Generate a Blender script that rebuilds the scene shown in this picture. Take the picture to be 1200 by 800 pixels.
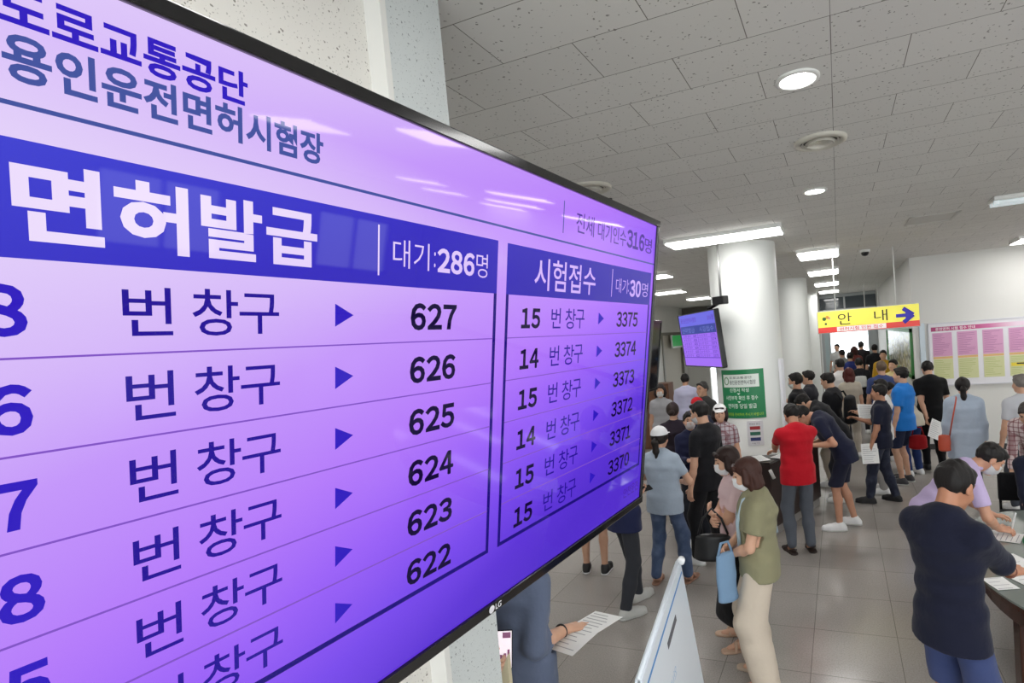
import bpy, bmesh, math, random
import numpy as np
from mathutils import Vector, Matrix
random.seed(7)
SC = bpy.context.scene
for o in list(bpy.data.objects): bpy.data.objects.remove(o)
C = SC.collection
R = math.radians
PI = math.pi

# ------------------------------------------------------------------ camera, world, exposure
CAMZ = 2.398
cd = bpy.data.cameras.new('camera'); cam = bpy.data.objects.new('camera', cd); C.objects.link(cam)
cd.sensor_width = 36; cd.lens = 641.13 / 1200 * 36
cd.shift_x = -(739.67 - 600) / 1200; cd.shift_y = (432.12 - 400) / 1200
cd.clip_start = 0.02; cd.clip_end = 200
rt = Vector((0.93183413, 0.35381246, -0.0806344)); up = Vector((0.05828844, 0.07338452, 0.9955989)); fw = Vector((-0.35817261, 0.93243308, -0.04775902))
m = Matrix((rt, up, -fw)).transposed().to_4x4(); m.translation = (0, 0, CAMZ)
cam.matrix_world = m
SC.camera = cam
w = bpy.data.worlds.new('daylight'); SC.world = w; w.use_nodes = True
w.node_tree.nodes['Background'].inputs[0].default_value = (0.90, 0.96, 1.0, 1)
w.node_tree.nodes['Background'].inputs[1].default_value = 3.2
SC.view_settings.view_transform = 'Standard'; SC.view_settings.look = 'None'
SC.view_settings.exposure = 0.0; SC.view_settings.gamma = 1.0; SC.view_settings.use_curve_mapping = False
LIGHT_STRIP = 14.0      # emission of the ceiling light diffusers
LIGHT_SPOT = 40.0      # emission of the round downlights
H = 3.525              # ceiling height

# ------------------------------------------------------------------ materials
def srgb(r, g, b):
    f = lambda c: (c / 255 / 12.92) if c / 255 <= 0.04045 else ((c / 255 + 0.055) / 1.055) ** 2.4
    return (f(r), f(g), f(b), 1)
MC = {}
def mat(name, col, rough=0.6, metal=0.0, emit=0.0, spec=0.5, coat=0.0):
    k = (name, tuple(col), rough, metal, emit)
    if k in MC: return MC[k]
    mm = bpy.data.materials.new(name); mm.use_nodes = True
    b = mm.node_tree.nodes['Principled BSDF']
    b.inputs['Base Color'].default_value = col; b.inputs['Roughness'].default_value = rough; b.inputs['Metallic'].default_value = metal
    b.inputs['Specular IOR Level'].default_value = spec
    if coat: b.inputs['Coat Weight'].default_value = coat; b.inputs['Coat Roughness'].default_value = 0.05
    if emit: b.inputs['Emission Color'].default_value = col; b.inputs['Emission Strength'].default_value = emit
    MC[k] = mm
    return mm
class NT:
    def __init__(s, mm): s.m = mm; s.t = mm.node_tree; s.b = s.t.nodes['Principled BSDF']
    def n(s, typ, **kw):
        x = s.t.nodes.new(typ)
        for k, v in kw.items():
            if k in x.inputs.keys(): x.inputs[k].default_value = v
            else: setattr(x, k, v)
        return x
    def l(s, a, b): s.t.links.new(a, b)
    def math(s, op, a, b=None, clamp=False):
        x = s.t.nodes.new('ShaderNodeMath'); x.operation = op; x.use_clamp = clamp
        for i, v in enumerate((a, b)):
            if v is None: continue
            if isinstance(v, (int, float)): x.inputs[i].default_value = v
            else: s.l(v, x.inputs[i])
        return x.outputs[0]
    def mix(s, fac, a, b):
        x = s.t.nodes.new('ShaderNodeMix'); x.data_type = 'RGBA'
        for sock, v in ((x.inputs[0], fac), (x.inputs[6], a), (x.inputs[7], b)):
            if isinstance(v, (int, float, tuple)): sock.default_value = v
            else: s.l(v, sock)
        return x.outputs[2]
    def ramp(s, fac, stops):
        x = s.t.nodes.new('ShaderNodeValToRGB'); e = x.color_ramp.elements
        while len(e) < len(stops): e.new(0.5)
        for i, (p, c) in enumerate(stops): e[i].position = p; e[i].color = c
        s.l(fac, x.inputs[0]); return x.outputs[0]
def newmat(name, rough=0.6, **kw):
    mm = bpy.data.materials.new(name); mm.use_nodes = True; q = NT(mm); q.b.inputs['Roughness'].default_value = rough
    for k, v in kw.items(): q.b.inputs[k].default_value = v
    return mm, q
CL = {}
def cloth(rgb, pattern=None):
    k = (rgb, pattern)
    if k in CL: return CL[k]
    mm, q = newmat('cloth', 0.85); q.b.inputs['Specular IOR Level'].default_value = 0.2
    q.b.inputs['Sheen Weight'].default_value = 0.08
    tc = q.n('ShaderNodeTexCoord'); base = srgb(*rgb)
    nz = q.n('ShaderNodeTexNoise', Scale=260.0, Detail=2.0); q.l(tc.outputs['Object'], nz.inputs['Vector'])
    col = q.mix(q.math('MULTIPLY', nz.outputs[0], 0.35), base, tuple(c * 0.72 for c in base[:3]) + (1,))
    if pattern == 'denim':
        n2 = q.n('ShaderNodeTexNoise', Scale=9.0, Detail=3.0); q.l(tc.outputs['Object'], n2.inputs['Vector'])
        col = q.mix(q.ramp(n2.outputs[0], [(0.45, (0, 0, 0, 1)), (0.75, (0.45, 0.45, 0.45, 1))]), col, srgb(min(255, rgb[0] + 50), min(255, rgb[1] + 50), min(255, rgb[2] + 50)))
    if pattern == 'plaid':
        sp = q.n('ShaderNodeSeparateXYZ'); q.l(tc.outputs['Object'], sp.inputs[0])
        for ax, per in ((0, 0.05), (1, 0.05), (2, 0.05)):
            f = q.math('PINGPONG', sp.outputs[ax], per / 2)
            col = q.mix(q.math('MULTIPLY', q.math('LESS_THAN', f, 0.006), 0.6), col, srgb(120, 50, 60))
    q.l(col, q.b.inputs['Base Color'])
    wv = q.n('ShaderNodeTexNoise', Scale=14.0, Detail=3.0, Roughness=0.5); q.l(tc.outputs['Object'], wv.inputs['Vector'])
    bp = q.n('ShaderNodeBump', Strength=0.25, Distance=0.03); q.l(wv.outputs[0], bp.inputs['Height']); q.l(bp.outputs[0], q.b.inputs['Normal'])
    CL[k] = mm
    return mm
def skinmat(tone):
    k = ('skin', tone)
    if k in CL: return CL[k]
    mm, q = newmat('skin', 0.5); q.b.inputs['Subsurface Weight'].default_value = 0.0
    tc = q.n('ShaderNodeTexCoord'); nz = q.n('ShaderNodeTexNoise', Scale=18.0, Detail=3.0); q.l(tc.outputs['Object'], nz.inputs['Vector'])
    b = srgb(*tone); q.l(q.mix(nz.outputs[0], b, (b[0] * 0.82, b[1] * 0.72, b[2] * 0.68, 1)), q.b.inputs['Base Color'])
    CL[k] = mm
    return mm
def hairmat(rgb):
    k = ('hair', rgb)
    if k in CL: return CL[k]
    mm, q = newmat('hair', 0.55); q.b.inputs['Specular IOR Level'].default_value = 0.3
    tc = q.n('ShaderNodeTexCoord'); mp = q.n('ShaderNodeMapping'); mp.inputs['Scale'].default_value = (90, 90, 14); q.l(tc.outputs['Object'], mp.inputs[0])
    nz = q.n('ShaderNodeTexNoise', Scale=1.0, Detail=3.0); q.l(mp.outputs[0], nz.inputs['Vector'])
    b = srgb(*rgb); q.l(q.mix(nz.outputs[0], b, (b[0] * 1.5, b[1] * 1.5, b[2] * 1.5, 1)), q.b.inputs['Base Color'])
    bp = q.n('ShaderNodeBump', Strength=0.5, Distance=0.006); q.l(nz.outputs[0], bp.inputs['Height']); q.l(bp.outputs[0], q.b.inputs['Normal'])
    CL[k] = mm
    return mm
def paint(name, rgb, rough=0.55, bump=0.05, scale=60.0):
    k = (name, rgb, rough)
    if k in CL: return CL[k]
    mm, q = newmat(name, rough); tc = q.n('ShaderNodeTexCoord')
    nz = q.n('ShaderNodeTexNoise', Scale=scale, Detail=3.0); q.l(tc.outputs['Object'], nz.inputs['Vector'])
    n2 = q.n('ShaderNodeTexNoise', Scale=1.3, Detail=2.0); q.l(tc.outputs['Object'], n2.inputs['Vector'])
    b = srgb(*rgb); q.l(q.mix(n2.outputs[0], b, tuple(c * 0.93 for c in b[:3]) + (1,)), q.b.inputs['Base Color'])
    bp = q.n('ShaderNodeBump', Strength=bump, Distance=0.01); q.l(nz.outputs[0], bp.inputs['Height']); q.l(bp.outputs[0], q.b.inputs['Normal'])
    CL[k] = mm
    return mm
def wood(name, rgb, rough=0.3):
    mm, q = newmat(name, rough); tc = q.n('ShaderNodeTexCoord'); mp = q.n('ShaderNodeMapping'); mp.inputs['Scale'].default_value = (14, 14, 1.2); q.l(tc.outputs['Object'], mp.inputs[0])
    nz = q.n('ShaderNodeTexNoise', Scale=2.0, Detail=5.0, Distortion=0.6); q.l(mp.outputs[0], nz.inputs['Vector'])
    b = srgb(*rgb); q.l(q.mix(nz.outputs[0], b, tuple(c * 0.45 for c in b[:3]) + (1,)), q.b.inputs['Base Color'])
    return mm
def ceiling_mat():
    mm, q = newmat('ceiling_tiles', 0.9); q.b.inputs['Specular IOR Level'].default_value = 0.1
    tc = q.n('ShaderNodeTexCoord'); mp = q.n('ShaderNodeMapping'); mp.inputs['Location'].default_value = (-0.036 - 0.3, -1.608, 0); q.l(tc.outputs['Object'], mp.inputs[0])
    br = q.n('ShaderNodeTexBrick'); br.offset = 0.5; br.offset_frequency = 2; br.squash = 1.0
    for k, v in (('Scale', 1.0), ('Mortar Size', 0.0022), ('Mortar Smooth', 0.4), ('Bias', 0.0), ('Brick Width', 0.6), ('Row Height', 0.3)): br.inputs[k].default_value = v
    br.inputs['Color1'].default_value = srgb(224, 223, 219); br.inputs['Color2'].default_value = srgb(219, 218, 214); br.inputs['Mortar'].default_value = srgb(120, 118, 112)
    q.l(mp.outputs[0], br.inputs['Vector'])
    vo = q.n('ShaderNodeTexVoronoi', Scale=42.0, Randomness=1.0); vo.feature = 'F1'
    nzd = q.n('ShaderNodeTexNoise', Scale=30.0, Detail=2.0); q.l(tc.outputs['Object'], nzd.inputs['Vector'])
    ad = q.n('ShaderNodeVectorMath'); ad.operation = 'MULTIPLY_ADD'; q.l(nzd.outputs[1], ad.inputs[0]); ad.inputs[1].default_value = (0.03, 0.03, 0.03); q.l(tc.outputs['Object'], ad.inputs[2])
    q.l(ad.outputs[0], vo.inputs['Vector'])
    sel = q.n('ShaderNodeTexNoise', Scale=55.0, Detail=1.0); q.l(tc.outputs['Object'], sel.inputs['Vector'])
    dots = q.math('MULTIPLY', q.math('LESS_THAN', vo.outputs['Distance'], 0.2), q.math('GREATER_THAN', sel.outputs[0], 0.5))
    sp = q.n('ShaderNodeSeparateXYZ'); q.l(tc.outputs['Object'], sp.inputs[0])
    seam = q.math('LESS_THAN', q.math('ABSOLUTE', q.math('SUBTRACT', sp.outputs[0], 0.036)), 0.0016)
    col = q.mix(q.math('MULTIPLY', dots, 0.75), br.outputs[0], srgb(112, 110, 104))
    col = q.mix(q.math('MULTIPLY', seam, 0.7), col, srgb(120, 118, 112))
    q.l(col, q.b.inputs['Base Color'])
    return mm
def speckle_mat(name, rgb, dot, dens=38.0):
    mm, q = newmat(name, 0.85); tc = q.n('ShaderNodeTexCoord'); b = srgb(*rgb)
    nzd = q.n('ShaderNodeTexNoise', Scale=40.0, Detail=2.0); q.l(tc.outputs['Object'], nzd.inputs['Vector'])
    ad = q.n('ShaderNodeVectorMath'); ad.operation = 'MULTIPLY_ADD'; q.l(nzd.outputs[1], ad.inputs[0]); ad.inputs[1].default_value = (0.02, 0.02, 0.02); q.l(tc.outputs['Object'], ad.inputs[2])
    out = b
    for sc, th, amt in ((dens, 0.2, 0.85), (dens * 2.2, 0.24, 0.5)):
        vo = q.n('ShaderNodeTexVoronoi', Scale=sc); q.l(ad.outputs[0], vo.inputs['Vector'])
        se = q.n('ShaderNodeTexNoise', Scale=sc * 0.9); q.l(tc.outputs['Object'], se.inputs['Vector'])
        d = q.math('MULTIPLY', q.math('MULTIPLY', q.math('LESS_THAN', vo.outputs['Distance'], th), q.math('GREATER_THAN', se.outputs[0], 0.5)), amt)
        out = q.mix(d, out, srgb(*dot))
    q.l(out, q.b.inputs['Base Color'])
    return mm
def floor_mat():
    mm, q = newmat('polished_stone_tiles', 0.2); q.b.inputs['Specular IOR Level'].default_value = 0.5
    tc = q.n('ShaderNodeTexCoord'); mp = q.n('ShaderNodeMapping'); mp.inputs['Location'].default_value = (0.323, -4.45, 0); q.l(tc.outputs['Object'], mp.inputs[0])
    br = q.n('ShaderNodeTexBrick'); br.offset = 0.0; br.squash = 1.0
    for k, v in (('Scale', 1.0), ('Mortar Size', 0.003), ('Mortar Smooth', 0.3), ('Bias', 0.0), ('Brick Width', 0.6), ('Row Height', 0.6)): br.inputs[k].default_value = v
    br.inputs['Color1'].default_value = srgb(172, 166, 160); br.inputs['Color2'].default_value = srgb(161, 155, 150); br.inputs['Mortar'].default_value = srgb(96, 91, 87)
    q.l(mp.outputs[0], br.inputs['Vector'])
    n1 = q.n('ShaderNodeTexNoise', Scale=95.0, Detail=3.0, Roughness=0.7); q.l(tc.outputs['Object'], n1.inputs['Vector'])
    n2 = q.n('ShaderNodeTexNoise', Scale=2.2, Detail=3.0); q.l(tc.outputs['Object'], n2.inputs['Vector'])
    col = q.mix(q.ramp(n1.outputs[0], [(0.42, (0, 0, 0, 1)), (0.68, (0.55, 0.55, 0.55, 1))]), br.outputs[0], srgb(118, 112, 108))
    col = q.mix(q.math('MULTIPLY', n2.outputs[0], 0.35), col, srgb(180, 175, 170))
    q.l(col, q.b.inputs['Base Color'])
    q.l(q.math('MULTIPLY_ADD' if False else 'ADD', q.math('MULTIPLY', n2.outputs[0], 0.2), 0.1), q.b.inputs['Roughness'])
    return mm

# ------------------------------------------------------------------ mesh helpers
def link(o, parent=None):
    C.objects.link(o)
    if parent is not None: o.parent = parent
    return o
def obj(name, bm, m_, parent=None, smooth=False, loc=None, rot=None):
    me = bpy.data.meshes.new(name); bm.normal_update(); bm.to_mesh(me); bm.free()
    if smooth: me.polygons.foreach_set('use_smooth', [True] * len(me.polygons))
    for x in (m_ if isinstance(m_, (list, tuple)) else [m_]): me.materials.append(x)
    o = bpy.data.objects.new(name, me); link(o, parent)
    if loc is not None: o.location = loc
    if rot is not None: o.rotation_euler = rot
    return o
def tag(o, label=None, cat=None, group=None, kind=None):
    if label: o['label'] = label
    if cat: o['category'] = cat
    if group: o['group'] = group
    if kind: o['kind'] = kind
    return o
def empty(name, loc=(0, 0, 0), rz=0, label=None, cat=None, group=None):
    o = bpy.data.objects.new(name, None); C.objects.link(o); o.location = loc; o.rotation_euler = (0, 0, rz); o.empty_display_size = 0.1
    return tag(o, label, cat, group)
def B(): return bmesh.new()
def box(bm, lo, hi, bev=0.0, M=None, mi=0):
    vs = [bm.verts.new((x, y, z)) for x in (lo[0], hi[0]) for y in (lo[1], hi[1]) for z in (lo[2], hi[2])]
    fs = [bm.faces.new([vs[i] for i in f]) for f in ((0, 1, 3, 2), (4, 6, 7, 5), (0, 4, 5, 1), (2, 3, 7, 6), (0, 2, 6, 4), (1, 5, 7, 3))]
    for f in fs: f.material_index = mi
    new = vs
    if bev:
        ed = list({e for f in fs for e in f.edges})
        r_ = bmesh.ops.bevel(bm, geom=ed, offset=bev, segments=2, affect='EDGES', profile=0.5)
        new = list({v for f in r_['faces'] for v in f.verts} | {v for v in vs if v.is_valid})
        for f in r_['faces']: f.material_index = mi
    if M is not None: bmesh.ops.transform(bm, matrix=M, verts=[v for v in new if v.is_valid])
    return bm
def lathe(bm, prof, n=32, c=(0, 0, 0), mi=0):
    rings = []
    for r_, z in prof:
        rings.append([bm.verts.new((c[0] + r_ * math.cos(2 * PI * i / n), c[1] + r_ * math.sin(2 * PI * i / n), c[2] + z)) for i in range(n)] if r_ > 1e-6 else [bm.verts.new((c[0], c[1], c[2] + z))])
    for a, b in zip(rings, rings[1:]):
        for i in range(n):
            j = (i + 1) % n
            if len(a) == 1 and len(b) == 1: continue
            f = bm.faces.new((a[0], b[i], b[j]) if len(a) == 1 else ((a[i], a[j], b[0]) if len(b) == 1 else (a[i], a[j], b[j], b[i]))); f.material_index = mi
    return bm
def tube(bm, pts, r_, n=8, mi=0):
    pts = [Vector(p) for p in pts]; rings = []
    for i, p in enumerate(pts):
        d = (pts[min(i + 1, len(pts) - 1)] - pts[max(i - 1, 0)]).normalized()
        a = d.orthogonal().normalized() if i == 0 else (pa - d * pa.dot(d)).normalized()
        pa = a; b = d.cross(a); rr = r_[i] if isinstance(r_, (list, tuple)) else r_
        rings.append([bm.verts.new(p + (a * math.cos(2 * PI * k / n) + b * math.sin(2 * PI * k / n)) * rr) for k in range(n)])
    for A_, B_ in zip(rings, rings[1:]):
        for k in range(n): bm.faces.new((A_[k], A_[(k + 1) % n], B_[(k + 1) % n], B_[k])).material_index = mi
    bm.faces.new(rings[0][::-1]).material_index = mi; bm.faces.new(rings[-1]).material_index = mi
    return bm
def prism(bm, poly, z0, z1, mi=0):
    a = [bm.verts.new((x, y, z0)) for x, y in poly]; b = [bm.verts.new((x, y, z1)) for x, y in poly]; n = len(poly)
    bm.faces.new(a[::-1]).material_index = mi; bm.faces.new(b).material_index = mi
    for i in range(n): bm.faces.new((a[i], a[(i + 1) % n], b[(i + 1) % n], b[i])).material_index = mi
    return bm
def quad(bm, pts, mi=0):
    f = bm.faces.new([bm.verts.new(p) for p in pts]); f.material_index = mi
def rect(bm, u0, v0, u1, v1, w=0.0, t=0.0006, mi=0):   # thin raised rectangle in a local u,v plane
    box(bm, (min(u0, u1), min(v0, v1), w), (max(u0, u1), max(v0, v1), w + t), mi=mi)
TX = {}
def glyphs(body, bold=0.0):
    k = (body, bold)
    if k not in TX:
        cu = bpy.data.curves.new('lettering', 'FONT'); cu.body = body; cu.offset = bold; cu.resolution_u = 3
        o = bpy.data.objects.new('lettering', cu); C.objects.link(o); bpy.context.view_layer.update()
        me = bpy.data.meshes.new_from_object(o.evaluated_get(bpy.context.evaluated_depsgraph_get()))
        vs = [tuple(v.co) for v in me.vertices]; fs = [tuple(p.vertices) for p in me.polygons]
        xs = [v[0] for v in vs]; ys = [v[1] for v in vs]
        TX[k] = (vs, fs, min(xs), max(xs), min(ys), max(ys))
        bpy.data.objects.remove(o); bpy.data.curves.remove(cu); bpy.data.meshes.remove(me)
    return TX[k]
def text(bm, body, u0, u1, v0, v1, bold=0.0, w=0.001, mi=0, fn=None):   # lettering fitted to a box of the u,v plane
    vs, fs, a, b, c, d = glyphs(body, bold)
    q = []
    for v in vs:
        p = (u0 + (v[0] - a) / max(b - a, 1e-6) * (u1 - u0), v0 + (v[1] - c) / max(d - c, 1e-6) * (v1 - v0), w)
        q.append(bm.verts.new(fn(*p) if fn else p))
    for f in fs:
        try:
            ff = bm.faces.new([q[i] for i in f]); ff.material_index = mi
            ff.normal_update()
            if fn is None and ff.normal.z < 0: ff.normal_flip()
        except ValueError: pass

# ------------------------------------------------------------------ people: bodies and clothes as smooth closed surfaces
def V3(*a): return np.array(a, float)
def nrm(v): return v / max(np.linalg.norm(v), 1e-9)
class SDF:
    def __init__(s): s.p = []; s.cuts = []
    def add(s, fn, lo, hi, k=0.02): s.p.append((fn, np.array(lo), np.array(hi), k))
    def cap(s, a, b, ra, rb, k=0.02):
        a = np.array(a, float); b = np.array(b, float); ab = b - a; L2 = max(ab @ ab, 1e-9)
        def fn(P):
            q = P - a; t = np.clip((q @ ab) / L2, 0, 1); d = q - t[..., None] * ab
            return np.sqrt((d * d).sum(-1)) - (ra + (rb - ra) * t)
        r_ = max(ra, rb); s.add(fn, np.minimum(a, b) - r_, np.maximum(a, b) + r_, k)
    def chain(s, pts, rs, k=0.02):
        for i in range(len(pts) - 1): s.cap(pts[i], pts[i + 1], rs[i], rs[i + 1], k)
    def ell(s, c, r, M=None, k=0.02, sub=False):
        c = np.array(c, float); r = np.array(r, float)
        def fn(P):
            q = P - c
            if M is not None: q = q @ M
            k0 = np.sqrt(((q / r) ** 2).sum(-1)); k1 = np.sqrt(((q / (r * r)) ** 2).sum(-1))
            return k0 * (k0 - 1) / np.maximum(k1, 1e-6)
        R_ = r.max(); s.p.append((fn, c - R_, c + R_, -k if sub else k))
    def slab(s, a, b, wa, wb, da, db, right, k=0.03, end=0.45):
        a = np.array(a, float); b = np.array(b, float); ab = b - a; L = np.linalg.norm(ab); ax = ab / max(L, 1e-9)
        rv = nrm(right - ax * (right @ ax)); dv = np.cross(ax, rv)
        def fn(P):
            q = P - a; t = np.clip((q @ ax) / L, 0, 1); q = q - (t * L)[..., None] * ax
            W = wa + (wb - wa) * t; D_ = da + (db - da) * t; E_ = np.minimum(W, D_) * end
            x, y, z = q @ rv, q @ dv, q @ ax
            k0 = np.sqrt((x / W) ** 2 + (y / D_) ** 2 + (z / E_) ** 2); k1 = np.sqrt((x / W ** 2) ** 2 + (y / D_ ** 2) ** 2 + (z / E_ ** 2) ** 2)
            return k0 * (k0 - 1) / np.maximum(k1, 1e-6)
        m_ = max(wa, wb, da, db); s.add(fn, np.minimum(a, b) - m_, np.maximum(a, b) + m_, k)
    def cut(s, fn): s.cuts.append(fn)
    def mesh(s, h, noise=0.0, freq=26.0, seed=0, lo=None, hi=None):
        LO = np.min([p[1] for p in s.p if p[3] > 0], axis=0) - 3 * h - noise if lo is None else np.array(lo, float)
        HI = np.max([p[2] for p in s.p if p[3] > 0], axis=0) + 3 * h + noise if hi is None else np.array(hi, float)
        n = np.maximum(np.ceil((HI - LO) / h).astype(int) + 1, 4)
        ax = [LO[i] + np.arange(n[i]) * h for i in range(3)]
        D = np.full(n, 0.5)
        for fn, lo_, hi_, k in s.p:
            kk = abs(k); mg = 0.05 + kk
            i0 = np.clip(np.floor((lo_ - mg - LO) / h).astype(int), 0, n); i1 = np.clip(np.ceil((hi_ + mg - LO) / h).astype(int) + 1, 0, n)
            if (i1 <= i0).any(): continue
            P = np.stack(np.meshgrid(*[ax[j][i0[j]:i1[j]] for j in range(3)], indexing='ij'), -1)
            d = fn(P); sl = tuple(slice(i0[j], i1[j]) for j in range(3)); o_ = D[sl]
            if k > 0:
                hh = np.maximum(kk - np.abs(o_ - d), 0) / kk; D[sl] = np.minimum(o_, d) - hh * hh * kk * 0.25
            else:
                hh = np.maximum(kk - np.abs(o_ + d), 0) / kk; D[sl] = np.maximum(o_, -d) + hh * hh * kk * 0.25
        if s.cuts or noise:
            P = np.stack(np.meshgrid(*ax, indexing='ij'), -1)
            if noise:
                rg = np.random.RandomState(seed); acc = 0
                for q_ in range(4):
                    kv = rg.normal(size=3); kv[2] *= 0.8; kv = kv / np.linalg.norm(kv) * freq * (0.7 + 0.5 * q_)
                    acc = acc + np.sin(P @ kv + rg.rand() * 6.28 + 1.2 * np.sin(P @ (rg.normal(size=3) * freq * 0.4)))/ (1 + 0.4 * q_)
                D = D + noise * 0.5 * acc
            for c in s.cuts: D = np.maximum(D, c(P))
        D[0] = D[-1] = 0.1; D[:, 0] = D[:, -1] = 0.1; D[:, :, 0] = D[:, :, -1] = 0.1
        return nets(D, LO, h)
def nets(D, LO, h):
    S = D < 0; n = np.array(D.shape)
    cs = [(i, j, k) for i in (0, 1) for j in (0, 1) for k in (0, 1)]
    sh = lambda A, c: A[c[0]:n[0] - 1 + c[0], c[1]:n[1] - 1 + c[1], c[2]:n[2] - 1 + c[2]]
    cnt = sum(sh(S, c).astype(np.int8) for c in cs); msk = (cnt > 0) & (cnt < 8)
    I = np.argwhere(msk)
    if len(I) == 0: return np.zeros((0, 3)), np.zeros((0, 4), int)
    idx = np.full(msk.shape, -1); idx[msk] = np.arange(len(I))
    vals = np.stack([D[I[:, 0] + c[0], I[:, 1] + c[1], I[:, 2] + c[2]] for c in cs], 1)
    acc = np.zeros((len(I), 3)); num = np.zeros(len(I))
    for a in range(8):
        for b in range(a + 1, 8):
            ca, cb = np.array(cs[a]), np.array(cs[b])
            if np.abs(ca - cb).sum() != 1: continue
            va, vb = vals[:, a], vals[:, b]; x = (va < 0) != (vb < 0)
            t = np.where(x, va / np.where(x, va - vb, 1), 0)
            acc += x[:, None] * (ca + t[:, None] * (cb - ca)); num += x
    Vt = LO + (I + acc / num[:, None]) * h
    F_ = []
    for ax in range(3):
        o1, o2 = (ax + 1) % 3, (ax + 2) % 3
        s0 = [slice(None)] * 3; s1 = [slice(None)] * 3
        s0[ax] = slice(0, n[ax] - 1); s1[ax] = slice(1, n[ax])
        A_, B_ = S[tuple(s0)], S[tuple(s1)]
        E_ = np.argwhere(A_ != B_); E_ = E_[(E_[:, o1] > 0) & (E_[:, o2] > 0) & (E_[:, o1] < n[o1] - 1) & (E_[:, o2] < n[o2] - 1)]
        ins = A_[tuple(E_.T)]
        def cell(d1, d2):
            q = E_.copy(); q[:, o1] -= d1; q[:, o2] -= d2; return idx[tuple(q.T)]
        Q = np.stack([cell(1, 1), cell(0, 1), cell(0, 0), cell(1, 0)], 1)
        Q[~ins] = Q[~ins][:, ::-1]
        F_.append(Q)
    return Vt, np.concatenate(F_)
def meshobj(name, parts, m_, parent=None):
    off = 0; Vs = []; Fs = []
    for v, f in parts:
        Vs.append(v); Fs.append(f + off); off += len(v)
    Vs = np.concatenate(Vs); Fs = np.concatenate(Fs)
    me = bpy.data.meshes.new(name); me.vertices.add(len(Vs)); me.vertices.foreach_set('co', Vs.astype(np.float32).ravel())
    me.loops.add(Fs.size); me.loops.foreach_set('vertex_index', Fs.astype(np.int32).ravel())
    me.polygons.add(len(Fs)); me.polygons.foreach_set('loop_start', np.arange(0, Fs.size, 4, dtype=np.int32)); me.polygons.foreach_set('loop_total', np.full(len(Fs), 4, np.int32))
    me.polygons.foreach_set('use_smooth', np.ones(len(Fs), bool)); me.update(calc_edges=True); me.validate()
    me.materials.append(m_)
    o = bpy.data.objects.new(name, me); return link(o, parent)
def rotm(axis, a):
    return np.array(Matrix.Rotation(a, 3, Vector(axis)))
def ik(S, W, l1, l2, pole):
    d = W - S; L = np.linalg.norm(d)
    if L > (l1 + l2) * 0.995: W = S + d / L * (l1 + l2) * 0.995; d = W - S; L = np.linalg.norm(d)
    a = (l1 * l1 - l2 * l2 + L * L) / (2 * L); hgt = math.sqrt(max(l1 * l1 - a * a, 0))
    u = d / L; pv = pole - u * (pole @ u); pv = nrm(pv)
    return S + u * a + pv * hgt, W
def hand_prims(F_, Wr, d, pn, side, curl, s, fine):
    d = nrm(d); pn = nrm(pn - d * (pn @ d)); th = np.cross(d, pn) * (1 if side > 0 else -1)
    F_.slab(Wr + d * 0.012 * s, Wr + d * 0.085 * s, 0.027 * s, 0.038 * s, 0.017 * s, 0.013 * s, th, k=0.008, end=0.8)
    for i, (o_, L) in enumerate(((0.028, 0.072), (0.0095, 0.08), (-0.009, 0.075), (-0.027, 0.058))):
        p = Wr + d * (0.088 - 0.004 * abs(i - 1)) * s + th * o_ * s; a = curl * (0.55 + 0.08 * i); rr = 0.0088 * s
        spread = th * (0.06 * (1.3 - i))
        for seg, fr in enumerate((0.45, 0.31, 0.24)):
            dd = nrm(d * math.cos(a) + pn * math.sin(a) + spread * max(0, 1 - curl))
            q = p + dd * L * fr * s; F_.cap(p, q, rr, rr * 0.9, k=0.004); p = q; rr *= 0.9; a += curl * (0.75 - 0.15 * seg)
    p = Wr + d * 0.022 * s + th * 0.024 * s; q = p + nrm(d * 0.65 + th * 0.72 + pn * 0.25) * 0.045 * s
    F_.cap(p, q, 0.0135 * s, 0.011 * s, k=0.006); q2 = q + nrm(d * 0.85 + th * 0.25 + pn * (0.25 + 0.4 * curl)) * 0.036 * s; F_.cap(q, q2, 0.0105 * s, 0.0085 * s, k=0.004)

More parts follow.
